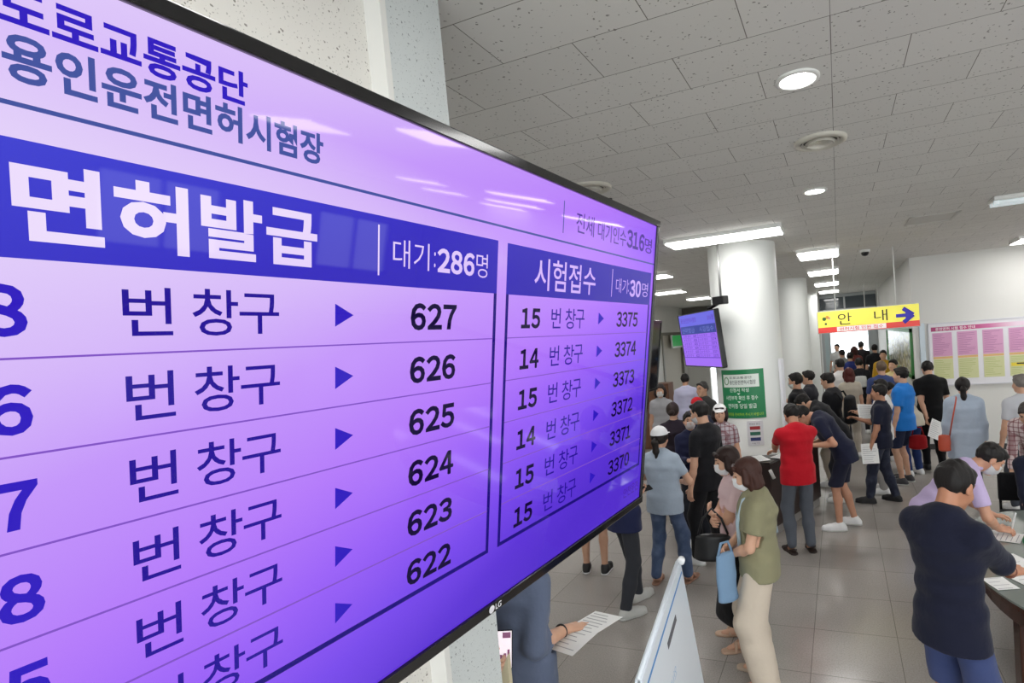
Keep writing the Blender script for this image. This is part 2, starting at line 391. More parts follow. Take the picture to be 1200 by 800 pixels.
SK = (222, 178, 150)
def person(label, x, y, head, Ht, top=('tee', (30, 30, 34)), bottom=('pants', (30, 30, 34)), hair=('short', (22, 19, 18)), shoes=('shoe', (235, 235, 235)),
           arms=(None, None), lean=0.0, neck=0.0, yaw=0.0, twist=0.0, female=False, mask=None, cap=None, step=(0, 0), hipz=None, skin=SK, loose=0.0, hem=None, group=None, feet=None, vox=None, extra=None, fat=1.0):
    s = Ht / 1.72; dist = math.hypot(x, y); hb = vox or min(max(0.0095, 0.0021 * dist), 0.03); near = dist < 8.6
    h = R(head); fwd = V3(-math.sin(h), math.cos(h), 0); rgt = V3(math.cos(h), math.sin(h), 0)
    def loc(P):  # world to the person's own axes
        q = np.array(P, float) - V3(x, y, 0); return V3(q @ rgt, q @ fwd, q[2])
    sw = (0.165 if female else 0.19) * (0.5 + 0.5 * fat)
    hz = 0.92 * s if hipz is None else hipz
    ML = rotm((1, 0, 0), -R(lean)); MT = rotm((0, 0, 1), R(twist))
    hip0 = V3(0, 0, hz)
    def U(px, py, pz, k=1.0):  # a point of the upright trunk (metres at 1.72 m tall) after bending
        p = V3(px, py, pz - 0.92) * s; M_ = rotm((1, 0, 0), -R(lean) * k); return hip0 + M_ @ (MT @ p if pz > 1.1 else p)
    RV = MT @ V3(1, 0, 0)
    f = fat
    secs = [(0.87, 0.162, 0.108, 0.3), (0.97, 0.160, 0.110, 0.6), (1.08, 0.138 if female else 0.148, 0.100, 0.9), (1.20, 0.150, 0.108, 1), (1.31, 0.160 if female else 0.170, 0.114, 1), (1.385, 0.135 if female else 0.155, 0.088, 1), (1.44, 0.072, 0.062, 1)]
    covered = bottom[0] not in ('shorts', 'skirt'); lk = 0.8 if covered else 1.0
    def torso(F_, inf, z0=0.0, flare=0.0, zmax=9):
        for (za, wa, da, ka), (zb, wb, db, kb) in zip(secs, secs[1:]):
            if zb <= z0 or za >= zmax: continue
            F_.slab(U(0, -0.012 if za > 1.25 else 0, za, ka), U(0, -0.012 if zb > 1.25 else 0, zb, kb), (wa * f + inf) * s, (wb * f + inf) * s, (da * f + inf) * s, (db * f + inf) * s, RV, k=0.05 * s)
    sh = [U(sd * (sw - 0.012), -0.012, 1.365) for sd in (-1, 1)]
    # arms
    A = []
    for i, sd in enumerate((-1, 1)):
        sp = arms[i] or {}
        Wt = loc(sp['w']) if 'w' in sp else (U(sp['l'][0], sp['l'][1], sp['l'][2], sp.get('k', 0)) if 'l' in sp else V3(sd * (0.25 if not female else 0.22) * s, 0.05 * s, 0.80 * s + (hz - 0.92 * s)))
        if 'w' not in sp and 'l' not in sp and lean: Wt = V3(sd * 0.2 * s, sh[i][1] + 0.06, sh[i][2] - 0.56 * s)
        pole = V3(*sp.get('pole', (sd * 0.45, -1.0, -0.25)))
        E_, Wt = ik(sh[i], Wt, 0.285 * s, 0.25 * s, pole)
        hd = V3(*sp['hd']) if 'hd' in sp else (nrm(Wt - E_) if 'w' in sp or 'l' in sp else V3(sd * -0.05, 0.2, -1))
        pn = V3(*sp['pn']) if 'pn' in sp else (V3(-sd, 0, 0.0) if ('w' not in sp and 'l' not in sp) else V3(-sd * 0.5, 0, -0.9))
        A.append((sh[i], E_, Wt, hd, pn, sp.get('curl', 0.45)))
    # legs
    fp = feet or ((-0.11, 0.02 + step[0]), (0.11, 0.02 + step[1])); G = []
    for i, sd in enumerate((-1, 1)):
        hj = V3(sd * 0.088 * s * (0.3 + 0.7 * min(fat, 1)), 0, hz - 0.01 * s); an = V3(fp[i][0] * s, fp[i][1] * s, 0.085 * s)
        K_, an = ik(hj, an, 0.42 * s, 0.425 * s, V3(sd * 0.1, 1, 0)); G.append((hj, K_, an))
    body = SDF(); torso(body, -0.004)
    for S_ in sh: body.cap(U(0, -0.02, 1.425), S_ + (U(0, -0.02, 1.425) - S_) * 0.25 + V3(0, 0, -0.004), 0.043 * s, 0.040 * s, 0.03)
    nb = U(0, -0.018, 1.42); hc0 = U(0, 0.012, 1.585)
    nk = rotm((1, 0, 0), -R(neck)); hc = nb + nk @ (hc0 - nb)
    HM = rotm((0, 0, 1), R(yaw)) if not yaw == 0 else np.eye(3)
    HM = (MT @ HM); HM = rotm((1, 0, 0), -R(lean * 0.55 + neck)) @ HM
    body.cap(nb - V3(0, 0, 0.03 * s), hc + HM @ V3(0, -0.03, -0.05) * s, 0.056 * s * (0.9 if female else 1), 0.05 * s * (0.88 if female else 1), k=0.03)
    for i in (0, 1):
        S_, E_, W_, hd, pn, cu = A[i]
        body.chain([S_, E_], [0.047 * s, 0.037 * s], 0.03); body.chain([E_, E_ * 0.65 + W_ * 0.35, W_ + nrm(hd) * 0.01], [0.036 * s, 0.037 * s, 0.025 * s], 0.02)
        hj, K_, an = G[i]; body.chain([hj, K_], [0.075 * s * lk, 0.05 * s * lk], 0.03)
        cf = K_ * 0.68 + an * 0.32 + V3(0, -0.012, 0) * s; body.chain([K_, cf, an], [0.048 * s * lk, 0.052 * s * lk, 0.034 * s * (0.5 + 0.5 * lk)], 0.02)
        toe = an + V3((an[0] > 0) * 0.03 - 0.015, 0.14, -0.06) * s; body.chain([an, an + V3(0, 0.05, -0.045) * s, toe], [0.034 * s, 0.034 * s, 0.02 * s], 0.02)
    parts = [body.mesh(hb)]
    sk = skinmat(skin)
    # hands and head, finer
    for i, sd in enumerate((-1, 1)):
        S_, E_, W_, hd, pn, cu = A[i]; F_ = SDF(); F_.cap(W_ + nrm(E_ - W_) * 0.06 * s, W_ + nrm(hd) * 0.02 * s, 0.029 * s, 0.024 * s, 0.01); hand_prims(F_, W_, hd, pn, sd, cu, s, near)
        parts.append(F_.mesh(0.0042 if dist < 6.5 else (0.0065 if dist < 10 else 0.011)))
    hs = s * 0.97; hp = lambda *a: hc + HM @ (np.array(a) * hs)
    hd_ = SDF(); hh = 0.0052 if dist < 6.5 else (0.008 if dist < 10 else 0.013)
    hd_.ell(hp(0, -0.012, 0.03), np.array((0.074, 0.095, 0.088)) * hs, HM, 0.03); hd_.ell(hp(0, 0.03, -0.035), np.array((0.06, 0.062, 0.078)) * hs, HM, 0.03); hd_.ell(hp(0, 0.058, -0.088), np.array((0.03, 0.026, 0.022)) * hs, HM, 0.03)
    hd_.cap(hp(-0.035, 0.074, 0.036), hp(0.035, 0.074, 0.036), 0.012 * hs, 0.012 * hs, 0.02)
    for sd in (-1, 1):
        hd_.ell(hp(sd * 0.031, 0.094, 0.014), np.array((0.017, 0.014, 0.012)) * hs, HM, 0.012, sub=True)
        hd_.ell(hp(sd * 0.043, 0.052, -0.03), np.array((0.022, 0.03, 0.025)) * hs, HM, 0.02)
        hd_.ell(hp(sd * 0.076, -0.008, -0.004), np.array((0.010, 0.022, 0.033)) * hs, HM, 0.008)
    hd_.cap(hp(0, 0.088, 0.018), hp(0, 0.106, -0.022), 0.008 * hs, 0.0135 * hs, 0.012)
    hd_.cap(hp(-0.019, 0.084, -0.054), hp(0.019, 0.084, -0.054), 0.0075 * hs, 0.0075 * hs, 0.006); hd_.cap(hp(-0.014, 0.083, -0.066), hp(0.014, 0.083, -0.066), 0.008 * hs, 0.008 * hs, 0.006)
    hd_.cap(nb + (hc - nb) * 0.3, hp(0, -0.03, -0.05), 0.053 * s * (0.9 if female else 1), 0.05 * s * (0.88 if female else 1), 0.025)
    parts.append(hd_.mesh(hh))
    P_ = meshobj('person', parts, sk); P_.location = (x, y, 0); P_.rotation_euler = (0, 0, h); tag(P_, label, 'person', group)
    if near:
        for nm, rr_, off, mm in (('eye', 0.0125, 0.0745, mat('eye', srgb(30, 22, 20), 0.15)),):
            for sd in (-1, 1):
                F_ = SDF(); F_.ell(hp(sd * 0.031, off, 0.014), np.array((0.014, 0.009, 0.0075)) * hs, HM, 0.004); meshobj(nm, [F_.mesh(0.0035)], mm, P_)
        for sd in (-1, 1):
            F_ = SDF(); F_.chain([hp(sd * 0.014, 0.091, 0.038), hp(sd * 0.034, 0.087, 0.043), hp(sd * 0.05, 0.071, 0.038)], [0.004 * hs, 0.0045 * hs, 0.003 * hs], 0.003); meshobj('eyebrow', [F_.mesh(0.0035)], hairmat(hair[1]), P_)
    # hair
    kind, hrgb = hair
    F_ = SDF(); vol = 0.0105 if kind in ('short', 'crop') else 0.017
    if kind == 'crop': vol = 0.008
    F_.ell(hp(0, -0.018, 0.034), np.array((0.075 + vol, 0.095 + vol, 0.089 + vol)) * hs, HM, 0.02)
    cutk = 0.012 if kind != 'crop' else 0.004
    def facecut(P, c=cutk, zb=-0.075):
        q = ((P - hc) @ HM) / hs; d = np.maximum(q[..., 1] * 0.76 - q[..., 2] * 0.65 - c, -(q[..., 2] - zb) if zb is not None else -1)
        return d * hs
    if kind in ('short', 'crop'):
        F_.ell(hp(0, 0.055, 0.088), np.array((0.055, 0.035, 0.026)) * hs, HM, 0.025); F_.cut(facecut)
    hparts = []
    if kind in ('long', 'bob', 'ponytail', 'bun'):
        F_.cut(lambda P: facecut(P, 0.016, -0.08))
        hparts.append(F_.mesh(hh, noise=0.004, freq=40, seed=3)); F_ = SDF()
        if kind in ('long', 'bob'):
            L = 0.33 if kind == 'long' else 0.13
            F_.slab(hp(0, -0.05, 0.03), hp(0, -0.055, -0.10), 0.09 * hs, 0.092 * hs, 0.06 * hs, 0.058 * hs, HM @ V3(1, 0, 0), 0.03)
            if kind == 'long': F_.slab(hp(0, -0.06, -0.10), hp(0, -0.075, -0.10) + V3(0, -0.02, -(L - 0.1) * s), 0.09 * hs, 0.075 * hs, 0.05 * hs, 0.03 * hs, HM @ V3(1, 0, 0), 0.03)
            for sd in (-1, 1): F_.chain([hp(sd * 0.082, 0.0, 0.05), hp(sd * 0.09, 0.008, -0.04), hp(sd * 0.082, -0.005, -0.10 if kind == 'bob' else -0.16)], [0.026 * hs, 0.028 * hs, 0.018 * hs], 0.02)
            F_.cap(hp(-0.055, 0.073, 0.082), hp(0.055, 0.073, 0.082), 0.018 * hs, 0.018 * hs, 0.02)
        elif kind == 'ponytail':
            F_.chain([hp(0, -0.11, 0.02), hp(0, -0.145, -0.02), hp(0, -0.14, -0.12), hp(0, -0.125, -0.25)], [0.025 * hs, 0.034 * hs, 0.034 * hs, 0.012 * hs], 0.02)
        else: F_.ell(hp(0, -0.12, 0.0), np.array((0.045, 0.04, 0.045)) * hs, HM, 0.02)
        hparts.append(F_.mesh(hh * 1.2, noise=0.005, freq=45, seed=5))
    else: hparts.append(F_.mesh(hh, noise=0.006, freq=75, seed=int(x * 31 + y * 17) % 1000))
    meshobj('hair', hparts, hairmat(hrgb), P_)
    if cap:
        F_ = SDF(); F_.ell(hp(0, -0.018, 0.045), np.array((0.094, 0.114, 0.098)) * hs, HM, 0.01)
        F_.cut(lambda P: -((((P - hc) @ HM) / hs)[..., 2] - 0.045) * hs); c1 = F_.mesh(hh)
        F_ = SDF(); F_.slab(hp(0, 0.07, 0.05), hp(0, 0.15, 0.04), 0.075 * hs, 0.06 * hs, 0.008 * hs, 0.006 * hs, HM @ V3(1, 0, 0), 0.005); meshobj('cap', [c1, F_.mesh(hh * 0.7)], cloth(cap), P_)
    if mask:
        F_ = SDF(); F_.ell(hp(0, 0.036, -0.04), np.array((0.066, 0.07, 0.078)) * hs, HM, 0.02); F_.cap(hp(0, 0.1, -0.005), hp(0, 0.1, -0.05), 0.012 * hs, 0.016 * hs, 0.025)
        F_.cut(lambda P: np.maximum.reduce([((((P - hc) @ HM) / hs)[..., 2] - 0.002), -((((P - hc) @ HM) / hs)[..., 1] - 0.012), -((((P - hc) @ HM) / hs)[..., 2] + 0.115)]) * hs)
        mo = [F_.mesh(hh)]
        for sd in (-1, 1):
            F_ = SDF(); F_.cap(hp(sd * 0.06, 0.03, -0.012), hp(sd * 0.083, -0.012, 0.012), 0.0035, 0.0035, 0.003); F_.cap(hp(sd * 0.058, 0.03, -0.06), hp(sd * 0.083, -0.015, -0.02), 0.0035, 0.0035, 0.003); mo.append(F_.mesh(0.0045))
        meshobj('face_mask', mo, cloth(mask), P_)
    # top
    tk, trgb = top[0], top[1]; pat = top[2] if len(top) > 2 else None
    F_ = SDF(); inf = 0.014 + loose; torso(F_, inf)
    for S_ in sh: F_.cap(U(0, -0.02, 1.425), S_ + (U(0, -0.02, 1.425) - S_) * 0.25 + V3(0, 0, -0.004), 0.054 * s + loose * 0.4, 0.052 * s + loose * 0.5, 0.05)
    hz_ = hem if hem is not None else 0.80
    F_.slab(U(0, 0, 0.97, 0.6), U(0, 0, min(hz_ - 0.03, 0.9), 0.25), (0.160 * f + inf) * s, (0.172 * f + inf + 0.012 + (0.008 if bottom[0] == 'shorts' else 0)) * s, (0.112 * f + inf) * s, (0.118 * f + inf + 0.010 + (0.010 if bottom[0] == 'shorts' else 0)) * s, V3(1, 0, 0), 0.04)
    for i in (0, 1):
        S_, E_, W_, hd, pn, cu = A[i]; rs = 0.058 * s + loose * 0.8
        if tk in ('tee', 'polo'):
            en = S_ + (E_ - S_) * (0.74 if not female else 0.66); F_.chain([S_, en], [rs, 0.055 * s + loose], 0.04)
        elif tk == 'vest': pass
        else:
            F_.chain([S_, E_], [rs, 0.051 * s + loose * 0.8], 0.04); en = E_ + (W_ - E_) * (0.93 if tk == 'long' else 0.45); F_.chain([E_, en], [0.050 * s + loose * 0.8, 0.037 * s + loose * 0.6], 0.03)
    zc_ = hz_ * s + (hz - 0.92 * s); ck = rotm((1, 0, 0), -R(lean * 0.35)); cn = ck @ V3(0, 0, 1); cp = hip0 + ck @ V3(0, 0, (hz_ - 0.92) * s)
    F_.cut(lambda P: -((P - cp) @ cn))
    if tk != 'vest':
        for i in (0, 1):  # flat cuffs
            S_, E_, W_, hd, pn, cu = A[i]
            a_, b_, fr = (S_, E_, 0.72 if not female else 0.64) if tk in ('tee', 'polo') else (E_, W_, 0.92 if tk == 'long' else 0.43)
            u_ = nrm(b_ - a_); c_ = a_ + (b_ - a_) * fr; rad = 0.066 * s + loose
            def cuff(P, u_=u_, c_=c_, rad=rad):
                q = P - c_; t = q @ u_; return np.minimum(np.minimum(t, 0.09 - t), rad - np.sqrt(np.maximum((q * q).sum(-1) - t * t, 0)))
            F_.cut(cuff)
    shp = [F_.mesh(hb, noise=0.0055, freq=24, seed=int(abs(x * 101 + y * 57)) % 999)]
    if tk in ('polo',):
        F_ = SDF()
        cc = nb + (hc - nb) * 0.16
        for k in range(14):
            a0, a1 = 2 * PI * k / 14, 2 * PI * (k + 1) / 14
            F_.cap(cc + V3(math.cos(a0) * 0.066, math.sin(a0) * 0.066, -0.012 * math.sin(a0)) * s, cc + V3(math.cos(a1) * 0.066, math.sin(a1) * 0.066, -0.012 * math.sin(a1)) * s, 0.013 * s, 0.013 * s, 0.01)
        shp.append(F_.mesh(max(hb * 0.6, 0.006)))
    tops = {'tee': 't_shirt', 'polo': 'polo_shirt', 'long': 'shirt', 'mid': 'long_sleeve_top', 'vest': 'vest'}
    meshobj(tops[tk], shp, cloth(trgb, pat), P_)
    # bottom
    bk, brgb = bottom[0], bottom[1]; bp_ = bottom[2] if len(bottom) > 2 else None
    F_ = SDF(); F_.slab(U(0, 0, 0.86, 0.2), U(0, 0, 1.02, 0.5), 0.172 * s * f, 0.160 * s * f, 0.122 * s * f, 0.114 * s * f, V3(1, 0, 0), 0.04)
    if bk == 'skirt':
        F_.slab(U(0, 0, 0.9, 0.2), V3(0, 0.02, 0.26 * s), 0.185 * s, 0.26 * s, 0.14 * s, 0.20 * s, V3(1, 0, 0), 0.04); F_.cut(lambda P: 0.24 * s - P[..., 2])
    else:
        wd = {'pants': 0.0, 'jeans': 0.003, 'shorts': 0.018, 'wide': 0.042}[bk]
        for i in (0, 1):
            hj, K_, an = G[i]; cf = K_ * 0.55 + an * 0.45
            if bk == 'shorts':
                kn = hj + (K_ - hj) * 0.93; F_.chain([hj, kn], [0.086 * s * min(f, 1), 0.084 * s], 0.035)
            else:
                bt = an + (K_ - an) * (0.04 if bk != 'wide' else -0.1); F_.chain([hj, K_, cf, bt], [0.086 * s * min(f, 1) + wd * 0.4, 0.070 * s + wd, 0.064 * s + wd, 0.056 * s + wd], 0.035)
        if bk == 'shorts':
            kz = [(G[i][0] + (G[i][1] - G[i][0]) * 0.92) for i in (0, 1)]
            F_.cut(lambda P: min(kz[0][2], kz[1][2]) - P[..., 2])
        else:
            zc2 = 0.055 * s if bk != 'wide' else 0.03 * s; F_.cut(lambda P: zc2 - P[..., 2])
    ztop = U(0, 0, 1.02, 0.5)[2] + 0.03
    F_.cut(lambda P: P[..., 2] - ztop)
    bn = {'pants': 'trousers', 'jeans': 'jeans', 'shorts': 'shorts', 'wide': 'wide_trousers', 'skirt': 'long_skirt'}[bk]
    meshobj(bn, [F_.mesh(hb, noise=0.006, freq=20, seed=int(abs(x * 77 + y * 23)) % 999)], cloth(brgb, bp_), P_)
    # shoes
    for i, sd in enumerate((-1, 1)):
        an = G[i][2]; F_ = SDF(); a = V3(an[0], an[1] - 0.045 * s, 0.0); dx = sd * 0.02
        heel, ball, toe = V3(an[0], an[1] - 0.04 * s, 0.035 * s), V3(an[0] + dx, an[1] + 0.11 * s, 0.032 * s), V3(an[0] + dx * 1.4, an[1] + 0.17 * s, 0.03 * s)
        hv = max(hb * 0.62, 0.006)
        if shoes[0] == 'shoe':
            F_.chain([heel, ball, toe], [0.042 * s, 0.047 * s, 0.036 * s], 0.02); F_.cap(an + V3(0, -0.005, -0.01) * s, an + V3(0, 0.05, -0.035) * s, 0.047 * s, 0.04 * s, 0.03); F_.cut(lambda P: np.maximum(0.0 - P[..., 2], P[..., 2] - 0.11 * s))
            sh_ = meshobj('shoe', [F_.mesh(hv)], mat('shoe_upper', srgb(*shoes[1]), 0.6), P_)
            F_ = SDF(); z_ = V3(0, 0, 0.028 * s); F_.chain([heel - z_, ball - z_, toe - z_], [0.046 * s, 0.051 * s, 0.04 * s], 0.02); F_.cut(lambda P: np.maximum(0.001 - P[..., 2], P[..., 2] - 0.02 * s)); meshobj('sole', [F_.mesh(hv)], mat('shoe_sole', srgb(*(shoes[2] if len(shoes) > 2 else (200, 200, 196))), 0.7), sh_)
        else:
            z_ = V3(0, 0, 0.026 * s); F_.chain([heel - z_, ball - z_, toe - z_], [0.044 * s, 0.05 * s, 0.042 * s], 0.02); F_.cut(lambda P: np.maximum(0.001 - P[..., 2], P[..., 2] - 0.022 * s)); pz = [F_.mesh(hv)]
            F_ = SDF(); F_.chain([V3(ball[0] - 0.05 * s, ball[1] - 0.02, 0.02), V3(ball[0], ball[1] - 0.03, 0.066 * s), V3(ball[0] + 0.05 * s, ball[1] - 0.02, 0.02)], [0.012, 0.014, 0.012], 0.01); F_.chain([heel + V3(-0.04 * s, 0.03, 0), heel + V3(0, -0.03 * s, 0.03 * s), heel + V3(0.04 * s, 0.03, 0)], [0.009, 0.009, 0.009], 0.01); pz.append(F_.mesh(hv * 0.8))
            meshobj('sandal', pz, mat('sandal_leather', srgb(*shoes[1]), 0.55), P_)
    G_ = dict(o=P_, A=A, hc=hc, s=s, x=x, y=y, fwd=fwd, rgt=rgt, U=U, hp=hp, HM=HM, hb=hb)
    G_['W'] = lambda p: Vector(tuple(V3(x, y, 0) + rgt * p[0] + fwd * p[1] + V3(0, 0, p[2])))
    return G_

# ------------------------------------------------------------------ the room
WHITE = paint('white_wall_paint', (219, 218, 213), 0.55); CEIL = ceiling_mat(); FLOOR = floor_mat()
def struct(name, bm, m_): return tag(obj(name, bm, m_), kind='structure')
struct('floor', box(B(), (-6, -5, -0.2), (12.2, 30, 0)), FLOOR)
struct('ceiling', box(B(), (-6, -5, H), (12.2, 21.2, H + 0.2)), CEIL)
struct('wall_back', box(B(), (1.26, 11.24, 0), (12.2, 21.2, H)), WHITE)               # block whose front face carries the notice board
b = B(); box(b, (12.0, -5, 0), (12.2, 11.24, 1.1)); box(b, (12.0, -5, 2.5), (12.2, 11.24, H))
WIN = ((-3.5, -1.0), (0.5, 3.0), (4.2, 6.2), (8.2, 10.2))
for y0_, y1_ in zip([-5] + [w_[1] for w_ in WIN], [w_[0] for w_ in WIN] + [11.24]): box(b, (12.0, y0_, 1.1), (12.2, y1_, 2.5))
struct('wall_right', b, WHITE)
for k_, (y0_, y1_) in enumerate(WIN):
    b = B(); ym = (y0_ + y1_) / 2
    for lo, hi in (((12.02, y0_, 1.1), (12.12, y1_, 1.16)), ((12.02, y0_, 2.44), (12.12, y1_, 2.5)), ((12.02, y0_, 1.1), (12.12, y0_ + 0.06, 2.5)), ((12.02, y1_ - 0.06, 1.1), (12.12, y1_, 2.5)), ((12.02, ym - 0.03, 1.1), (12.12, ym + 0.03, 2.5))): box(b, lo, hi)
    tag(obj('window_%d' % (k_ + 2), b, mat('aluminium_frame', srgb(170, 174, 174), 0.35, 0.6)), kind='structure')
struct('wall_left', box(B(), (-5.65, 1.48, 0), (-5.45, 17.2, H)), WHITE)
struct('wall_left_far', box(box(B(), (-5.65, 19.6, 0), (-5.45, 20.4, H)), (-5.65, 17.2, 2.62), (-5.45, 19.6, H)), WHITE)
b = B(); box(b, (-5.45, 20.2, 2.35), (-1.45, 20.4, H)); box(b, (-5.45, 20.2, 0), (-4.6, 20.4, 2.35)); box(b, (-3.3, 20.2, 0), (-1.45, 20.4, 2.35)); box(b, (-4.6, 20.2, 2.1), (-3.3, 20.4, 2.35)); struct('wall_end', b, WHITE)
struct('trim_1', box(B(), (-5.44, 19.9, 3.16), (-1.6, 20.2, 3.5)), paint('dark_beam', (96, 92, 84), 0.6))
b = B(); box(b, (-5.9, 17.2, 0), (-5.5, 19.6, 2.6)); struct('wall_left_recess', b, paint('beige_recess', (196, 190, 176), 0.6))
b = B(); box(b, (-5.47, 17.2, 2.55), (-5.42, 19.6, 2.64)); box(b, (-5.47, 17.14, 0), (-5.42, 17.24, 2.64)); box(b, (-5.47, 19.55, 0), (-5.42, 19.65, 2.64)); struct('trim_2', b, paint('door_trim', (120, 116, 104), 0.5))
# near wall with the pilaster the display hangs by
SPK = speckle_mat('speckled_panel', (224, 221, 214), (120, 114, 106), 60.0); SPK2 = speckle_mat('speckled_pilaster_shaded', (208, 213, 212), (128, 134, 134), 70.0)  # pilaster copy is greyer and bluer, its shade put into the colour
struct('wall_near', box(B(), (-6, -5, 0), (-1.172, 1.235, H)), SPK)
struct('trim_3', box(B(), (-6, 1.242, 0), (-1.12, 1.48, H)), SPK2)
struct('trim_4', box(B(), (-1.2, 1.222, 0), (-1.116, 1.243, H)), paint('lit_side_white', (236, 235, 230), 0.4))  # lit side face of the pilaster, its brightness put into the paint
b = B(); box(b, (1.26, 11.215, 0), (12.0, 11.24, 0.1)); struct('baseboard_back', b, paint('black_base', (40, 37, 35), 0.4))
b = B(); box(b, (1.235, 11.24, 0), (1.26, 21, 0.1)); struct('baseboard_corridor', b, paint('black_base', (40, 37, 35), 0.4))
# corridor end: doorway with daylight and glazed transom
FR = mat('aluminium_frame', srgb(170, 174, 174), 0.35, 0.6); GL = mat('grey_glass', srgb(92, 102, 108), 0.06, 0.0, spec=0.6)
b = B(); box(b, (-0.75, 21.0, 2.42), (1.3, 21.1, 2.52)); box(b, (-0.75, 21.0, 3.42), (1.3, 21.1, H)); box(b, (-0.75, 21.0, 0), (-0.6, 21.1, H)); box(b, (1.02, 21.0, 0), (1.26, 21.1, 2.45)); box(b, (0.2, 21.0, 2.5), (0.26, 21.1, 3.45)); box(b, (-0.75, 21.0, 2.95), (1.3, 21.09, 3.0)); w1 = tag(obj('window_1', b, FR), kind='structure')
b = B(); box(b, (-0.62, 21.04, 2.5), (1.3, 21.06, 3.44)); obj('pane', b, GL, w1)
b = B(); box(b, (-1.6, 20.2, 0), (-0.6, 21.1, H)); struct('wall_corridor', b, WHITE)
b = B(); box(b, (-0.6, 20.95, 0.0), (-0.5, 21.05, 2.42)); box(b, (-0.36, 20.95, 0.0), (-0.30, 21.05, 2.42)); box(b, (-0.6, 20.95, 2.34), (1.02, 21.05, 2.42)); box(b, (0.94, 20.95, 0.0), (1.02, 21.05, 2.42)); d1 = tag(obj('door_1', b, FR), kind='structure')
obj('pane', box(B(), (-0.52, 20.99, 0.05), (-0.34, 21.01, 2.36)), mat('pale_glass', srgb(176, 192, 194), 0.08), d1)
# three round columns
COLM = paint('column_paint', (226, 228, 224), 0.5)
def column(name, x, y, r_):
    b = B(); lathe(b, [(r_ + 0.012, 0), (r_ + 0.012, 0.1), (r_, 0.1), (r_, H)], 72, (x, y, 0)); o = tag(obj(name, b, COLM, smooth=True), kind='structure')
    return o
column('wall_column_near', -1.13, 7.24, 0.43); column('wall_column_middle', -1.03, 13.0, 0.41); column('wall_column_far', -1.01, 18.6, 0.41)

# ------------------------------------------------------------------ ceiling fittings
DIF = mat('light_diffuser', (1.0, 0.99, 0.975, 1), 0.4, emit=LIGHT_STRIP); WH = mat('white_enamel', srgb(232, 232, 228), 0.35)
def strip(x0, x1, y0, y1, label, group='long ceiling strip lights', drop=0.055):
    t = empty('ceiling_strip_light', ((x0 + x1) / 2, (y0 + y1) / 2, H - drop), 0, label, 'ceiling light', group); dx, dy = (x1 - x0) / 2, (y1 - y0) / 2
    b = B(); box(b, (-dx, -dy, 0.012), (dx, dy, drop)); box(b, (-dx, -dy, 0), (-dx + 0.02, dy, 0.014)); box(b, (dx - 0.02, -dy, 0), (dx, dy, 0.014)); obj('housing', b, WH, t)
    obj('diffuser', box(B(), (-dx + 0.022, -dy + 0.004, -0.006), (dx - 0.022, dy - 0.004, 0.011), 0.004), DIF, t)
strip(-1.80, -0.50, 6.02, 6.42, 'long glowing ceiling strip light in front of the near round column')
for (y0, y1), ds in zip(((8.35, 9.15), (11.3, 12.1), (14.5, 15.35), (17.8, 18.7)), ('nearest of the four short strip lights above the hanging yellow sign', 'second of the four short strip lights above the hanging yellow sign', 'third of the four short strip lights above the hanging yellow sign', 'farthest of the four short strip lights above the hanging yellow sign')):
    strip(-0.52, 0.07, y0, y1, ds, 'short strip lights leading to the corridor')
strip(-3.98, -3.25, 12.05, 12.5, 'ceiling strip light behind the small screen, nearer of two', 'strip lights over the left side'); strip(-3.95, -3.28, 15.0, 15.5, 'ceiling strip light behind the small screen, farther of two', 'strip lights over the left side')
strip(2.62, 3.9, 9.95, 10.5, 'ceiling strip light close to the wall with the notice board', 'strip lights on the right'); 
strip(2.6, 3.9, 3.9, 4.4, 'ceiling strip light over the writing table', 'strip lights on the right'); strip(-0.3, 1.0, 0.3, 0.8, 'ceiling strip light overhead by the big display', 'strip lights overhead')
for x_, y_, n_ in ((1.9, 0.3, 'right of the one overhead'), (5.2, 0.3, 'far right of the one overhead'), (-0.3, -2.4, 'behind the camera'), (1.9, -2.4, 'behind the camera, to the right'), (5.3, 3.9, 'right of the one over the writing table')): strip(x_, x_ + 1.3, y_, y_ + 0.5, 'added ceiling strip light out of view, ' + n_, 'strip lights overhead')  # unseen fixtures put in to brighten the ceiling
for x0_, x1_, y_, n_ in ((5.24, 6.75, 8.1, 'first row, near end'), (7.9, 9.2, 8.0, 'first row, far end'), (6.7, 8.27, 9.65, 'second row, near end'), (8.86, 10.2, 9.5, 'second row, far end'), (8.2, 9.65, 10.9, 'third row, far end'), (5.2, 6.8, 10.65, 'third row, near end')): strip(x0_, x1_, y_, y_ + 0.28, 'ceiling strip light on the far right side, ' + n_, 'strip lights over the right hall')
strip(-3.9, -2.6, 2.7, 3.1, 'unseen strip light added over the left side, nearest of three hidden by the big display', 'strip lights over the left side')  # this row of unseen strips is added to brighten the left floor
strip(-3.9, -2.6, 5.6, 6.0, 'unseen strip light added over the left side, middle of three hidden by the big display', 'strip lights over the left side'); strip(-3.9, -2.6, 8.8, 9.2, 'unseen strip light added over the left side, farthest of three hidden by the big display', 'strip lights over the left side')
def downlight(x, y, label):
    t = empty('downlight', (x, y, H), 0, label, 'ceiling light', 'round downlights'); b = B(); lathe(b, [(0.098, 0), (0.098, -0.008), (0.078, -0.012), (0.076, 0.0)], 40); obj('trim_ring', b, WH, t, True)
    b = B(); lathe(b, [(0, -0.004), (0.077, -0.004), (0.077, 0.0)], 40); obj('lens', b, mat('downlight_lens', (1, 0.99, 0.97, 1), 0.3, emit=LIGHT_SPOT), t, True)
downlight(-0.11, 2.67, 'round recessed downlight nearest the camera, largest bright disc on the ceiling'); downlight(-0.12, 4.86, 'smaller round recessed downlight beyond the ceiling air diffuser')
VM = mat('vent_enamel', srgb(206, 202, 190), 0.45); VD = mat('vent_dark', srgb(58, 54, 46), 0.7)
